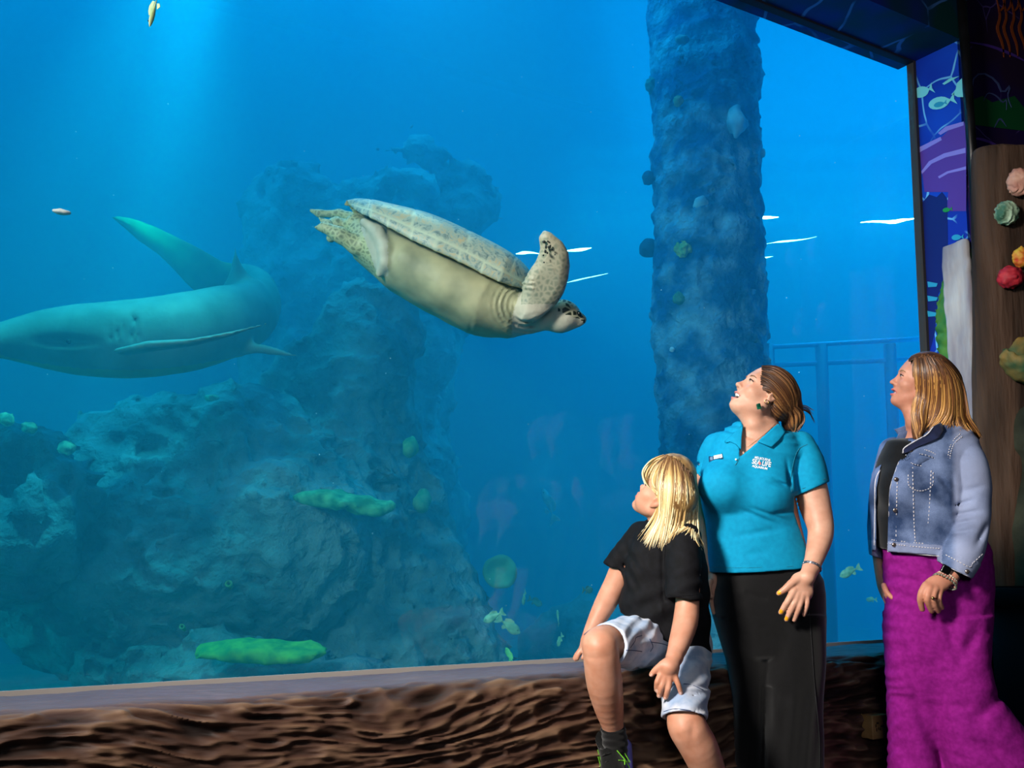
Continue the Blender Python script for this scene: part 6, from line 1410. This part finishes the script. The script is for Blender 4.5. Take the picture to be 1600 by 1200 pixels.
# watch, bracelets, ring
ax = unit(P(1480, 905, hd_)-P(1497, 880, DD-.17)); w0 = P(1487, 893.5, DD-.178)
wm_ = MB(); a_ = unit(np.cross(ax, RT)); b_ = np.cross(ax, a_)
n = 30; wm_.add([w0+rp(rr_, 3.7)*(math.cos(t)*a_+math.sin(t)*b_)+ax*o for o in (-.009, .009) for rr_ in (14.6, 15.6) for t in np.linspace(0, 2*math.pi, n, endpoint=False)],
        [(n+j, n+(j+1) % n, 3*n+(j+1) % n, 3*n+j) for j in range(n)]+[(j, 2*n+j, 2*n+(j+1) % n, (j+1) % n) for j in range(n)]+[(j, (j+1) % n, n+(j+1) % n, n+j) for j in range(n)]+[(2*n+j, 3*n+j, 3*n+(j+1) % n, 2*n+(j+1) % n) for j in range(n)])
wt = wm_.build('watch', pm('watch_strap', '0c0c0e', rough=.5), den, True); wf = Fld(); wc = P(1478, 890, DD-.215); wf.box(wc, [unit(RT*.88-UP*.47), unit(UP*.88+RT*.47), FW], (.017, .015, .006), .003); sdf('watch_face', wf, wc-.03, wc+.03, .0022, pm('watch_glass', '08090a', rough=.1), wt)
for k, (off, col, nm) in enumerate(((.030, ('b8a48c', 'd8ccb8'), 'beads'), (.039, ('a86a5c', 'c89a88'), 'beads'), (.047, ('4c5448', '8c9080'), 'beads'))):
    c0 = w0+ax*off; bm = MB(); R0 = rp(15.2+1.6*k, 3.7)
    for t in np.linspace(0, 2*math.pi, 26, endpoint=False):
        q = c0+R0*(math.cos(t)*a_+math.sin(t)*b_); tg = unit(-math.sin(t)*a_+math.cos(t)*b_); bm.tube([q-tg*.0042, q-tg*.002, q+tg*.002, q+tg*.0042], [.0014, .0036, .0036, .0014], 7)
    bm.build('bracelet', pm('beads', col[0], col[1], 150, .35), den, True)
rg = MB(); rg.torus(P(1458.5, 934, hd_-.034), unit(UP+RT*.05), rp(6, 3.6), .0018, 20, 6); rg.tube([P(1457.5, 934.5, hd_-.049), P(1457.5, 934.5, hd_-.054)], [.006, .0045], 12); rg.build('ring', pm('ring_gold', 'd8b878', rough=.2, metal=1.), den, True)
# hair
Hh = Fld(); Hh.ell(HD.L(-.02, 0, .048), HD.M, np.array([.106, .088, .092])*.89, .01)
limb(Hh, [(1448, 590, DD-.02, 33), (1458, 620, DD, 36), (1460, 650, DD, 34), (1455, 672, DD-.02, 24)], .03); limb(Hh, [(1470, 600, DD, 32), (1478, 640, DD, 28), (1492, 664, DD, 18), (1512, 674, DD, 12), (1526, 682, DD, 6)], .03); limb(Hh, [(1434, 640, DD-.05, 14), (1434, 665, DD-.06, 12), (1433, 682, DD-.07, 7)], .02)
curtain(Hh, [530, 556, 562, 575, 600, 625, 645, 700], [1000]*8, [1416, 1420, 1424, 1430, 1428, 1425, 1423, 1425], 3.2, 4.4, DD, .004)
lo, hi = bounds(Hh); M_hd = hair_mat('honey_hair', '3c220f', '744622', 'c8924c')
hv, hF = nets(Hh, lo, hi, .005, 1); hr = mesh('hair', hv, hF, M_hd, den, True, None, {'tone': np.clip(.25+.22*vnoise(hv*V(1, 1, .15), 80, 3), 0, 1)})
HS = Hair()
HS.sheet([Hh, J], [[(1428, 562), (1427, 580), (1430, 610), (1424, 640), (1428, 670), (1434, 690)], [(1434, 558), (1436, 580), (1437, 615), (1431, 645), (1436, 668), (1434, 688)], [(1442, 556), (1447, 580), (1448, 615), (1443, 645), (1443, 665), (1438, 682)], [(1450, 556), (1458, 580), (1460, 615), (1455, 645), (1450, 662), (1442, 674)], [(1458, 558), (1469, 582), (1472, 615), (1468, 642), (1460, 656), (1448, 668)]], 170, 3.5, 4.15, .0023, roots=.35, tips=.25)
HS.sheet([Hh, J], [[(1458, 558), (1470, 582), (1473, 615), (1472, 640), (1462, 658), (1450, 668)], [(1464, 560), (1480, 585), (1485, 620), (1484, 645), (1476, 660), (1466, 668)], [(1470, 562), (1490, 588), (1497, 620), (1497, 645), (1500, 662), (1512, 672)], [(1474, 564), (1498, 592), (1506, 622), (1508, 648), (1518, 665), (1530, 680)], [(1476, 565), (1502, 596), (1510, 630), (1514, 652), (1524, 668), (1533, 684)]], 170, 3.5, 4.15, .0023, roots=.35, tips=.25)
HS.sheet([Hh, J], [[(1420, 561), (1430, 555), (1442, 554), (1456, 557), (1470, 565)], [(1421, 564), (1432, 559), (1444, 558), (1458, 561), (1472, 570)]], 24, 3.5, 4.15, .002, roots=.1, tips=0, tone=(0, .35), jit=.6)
HS.build('strands', M_hd, hr)
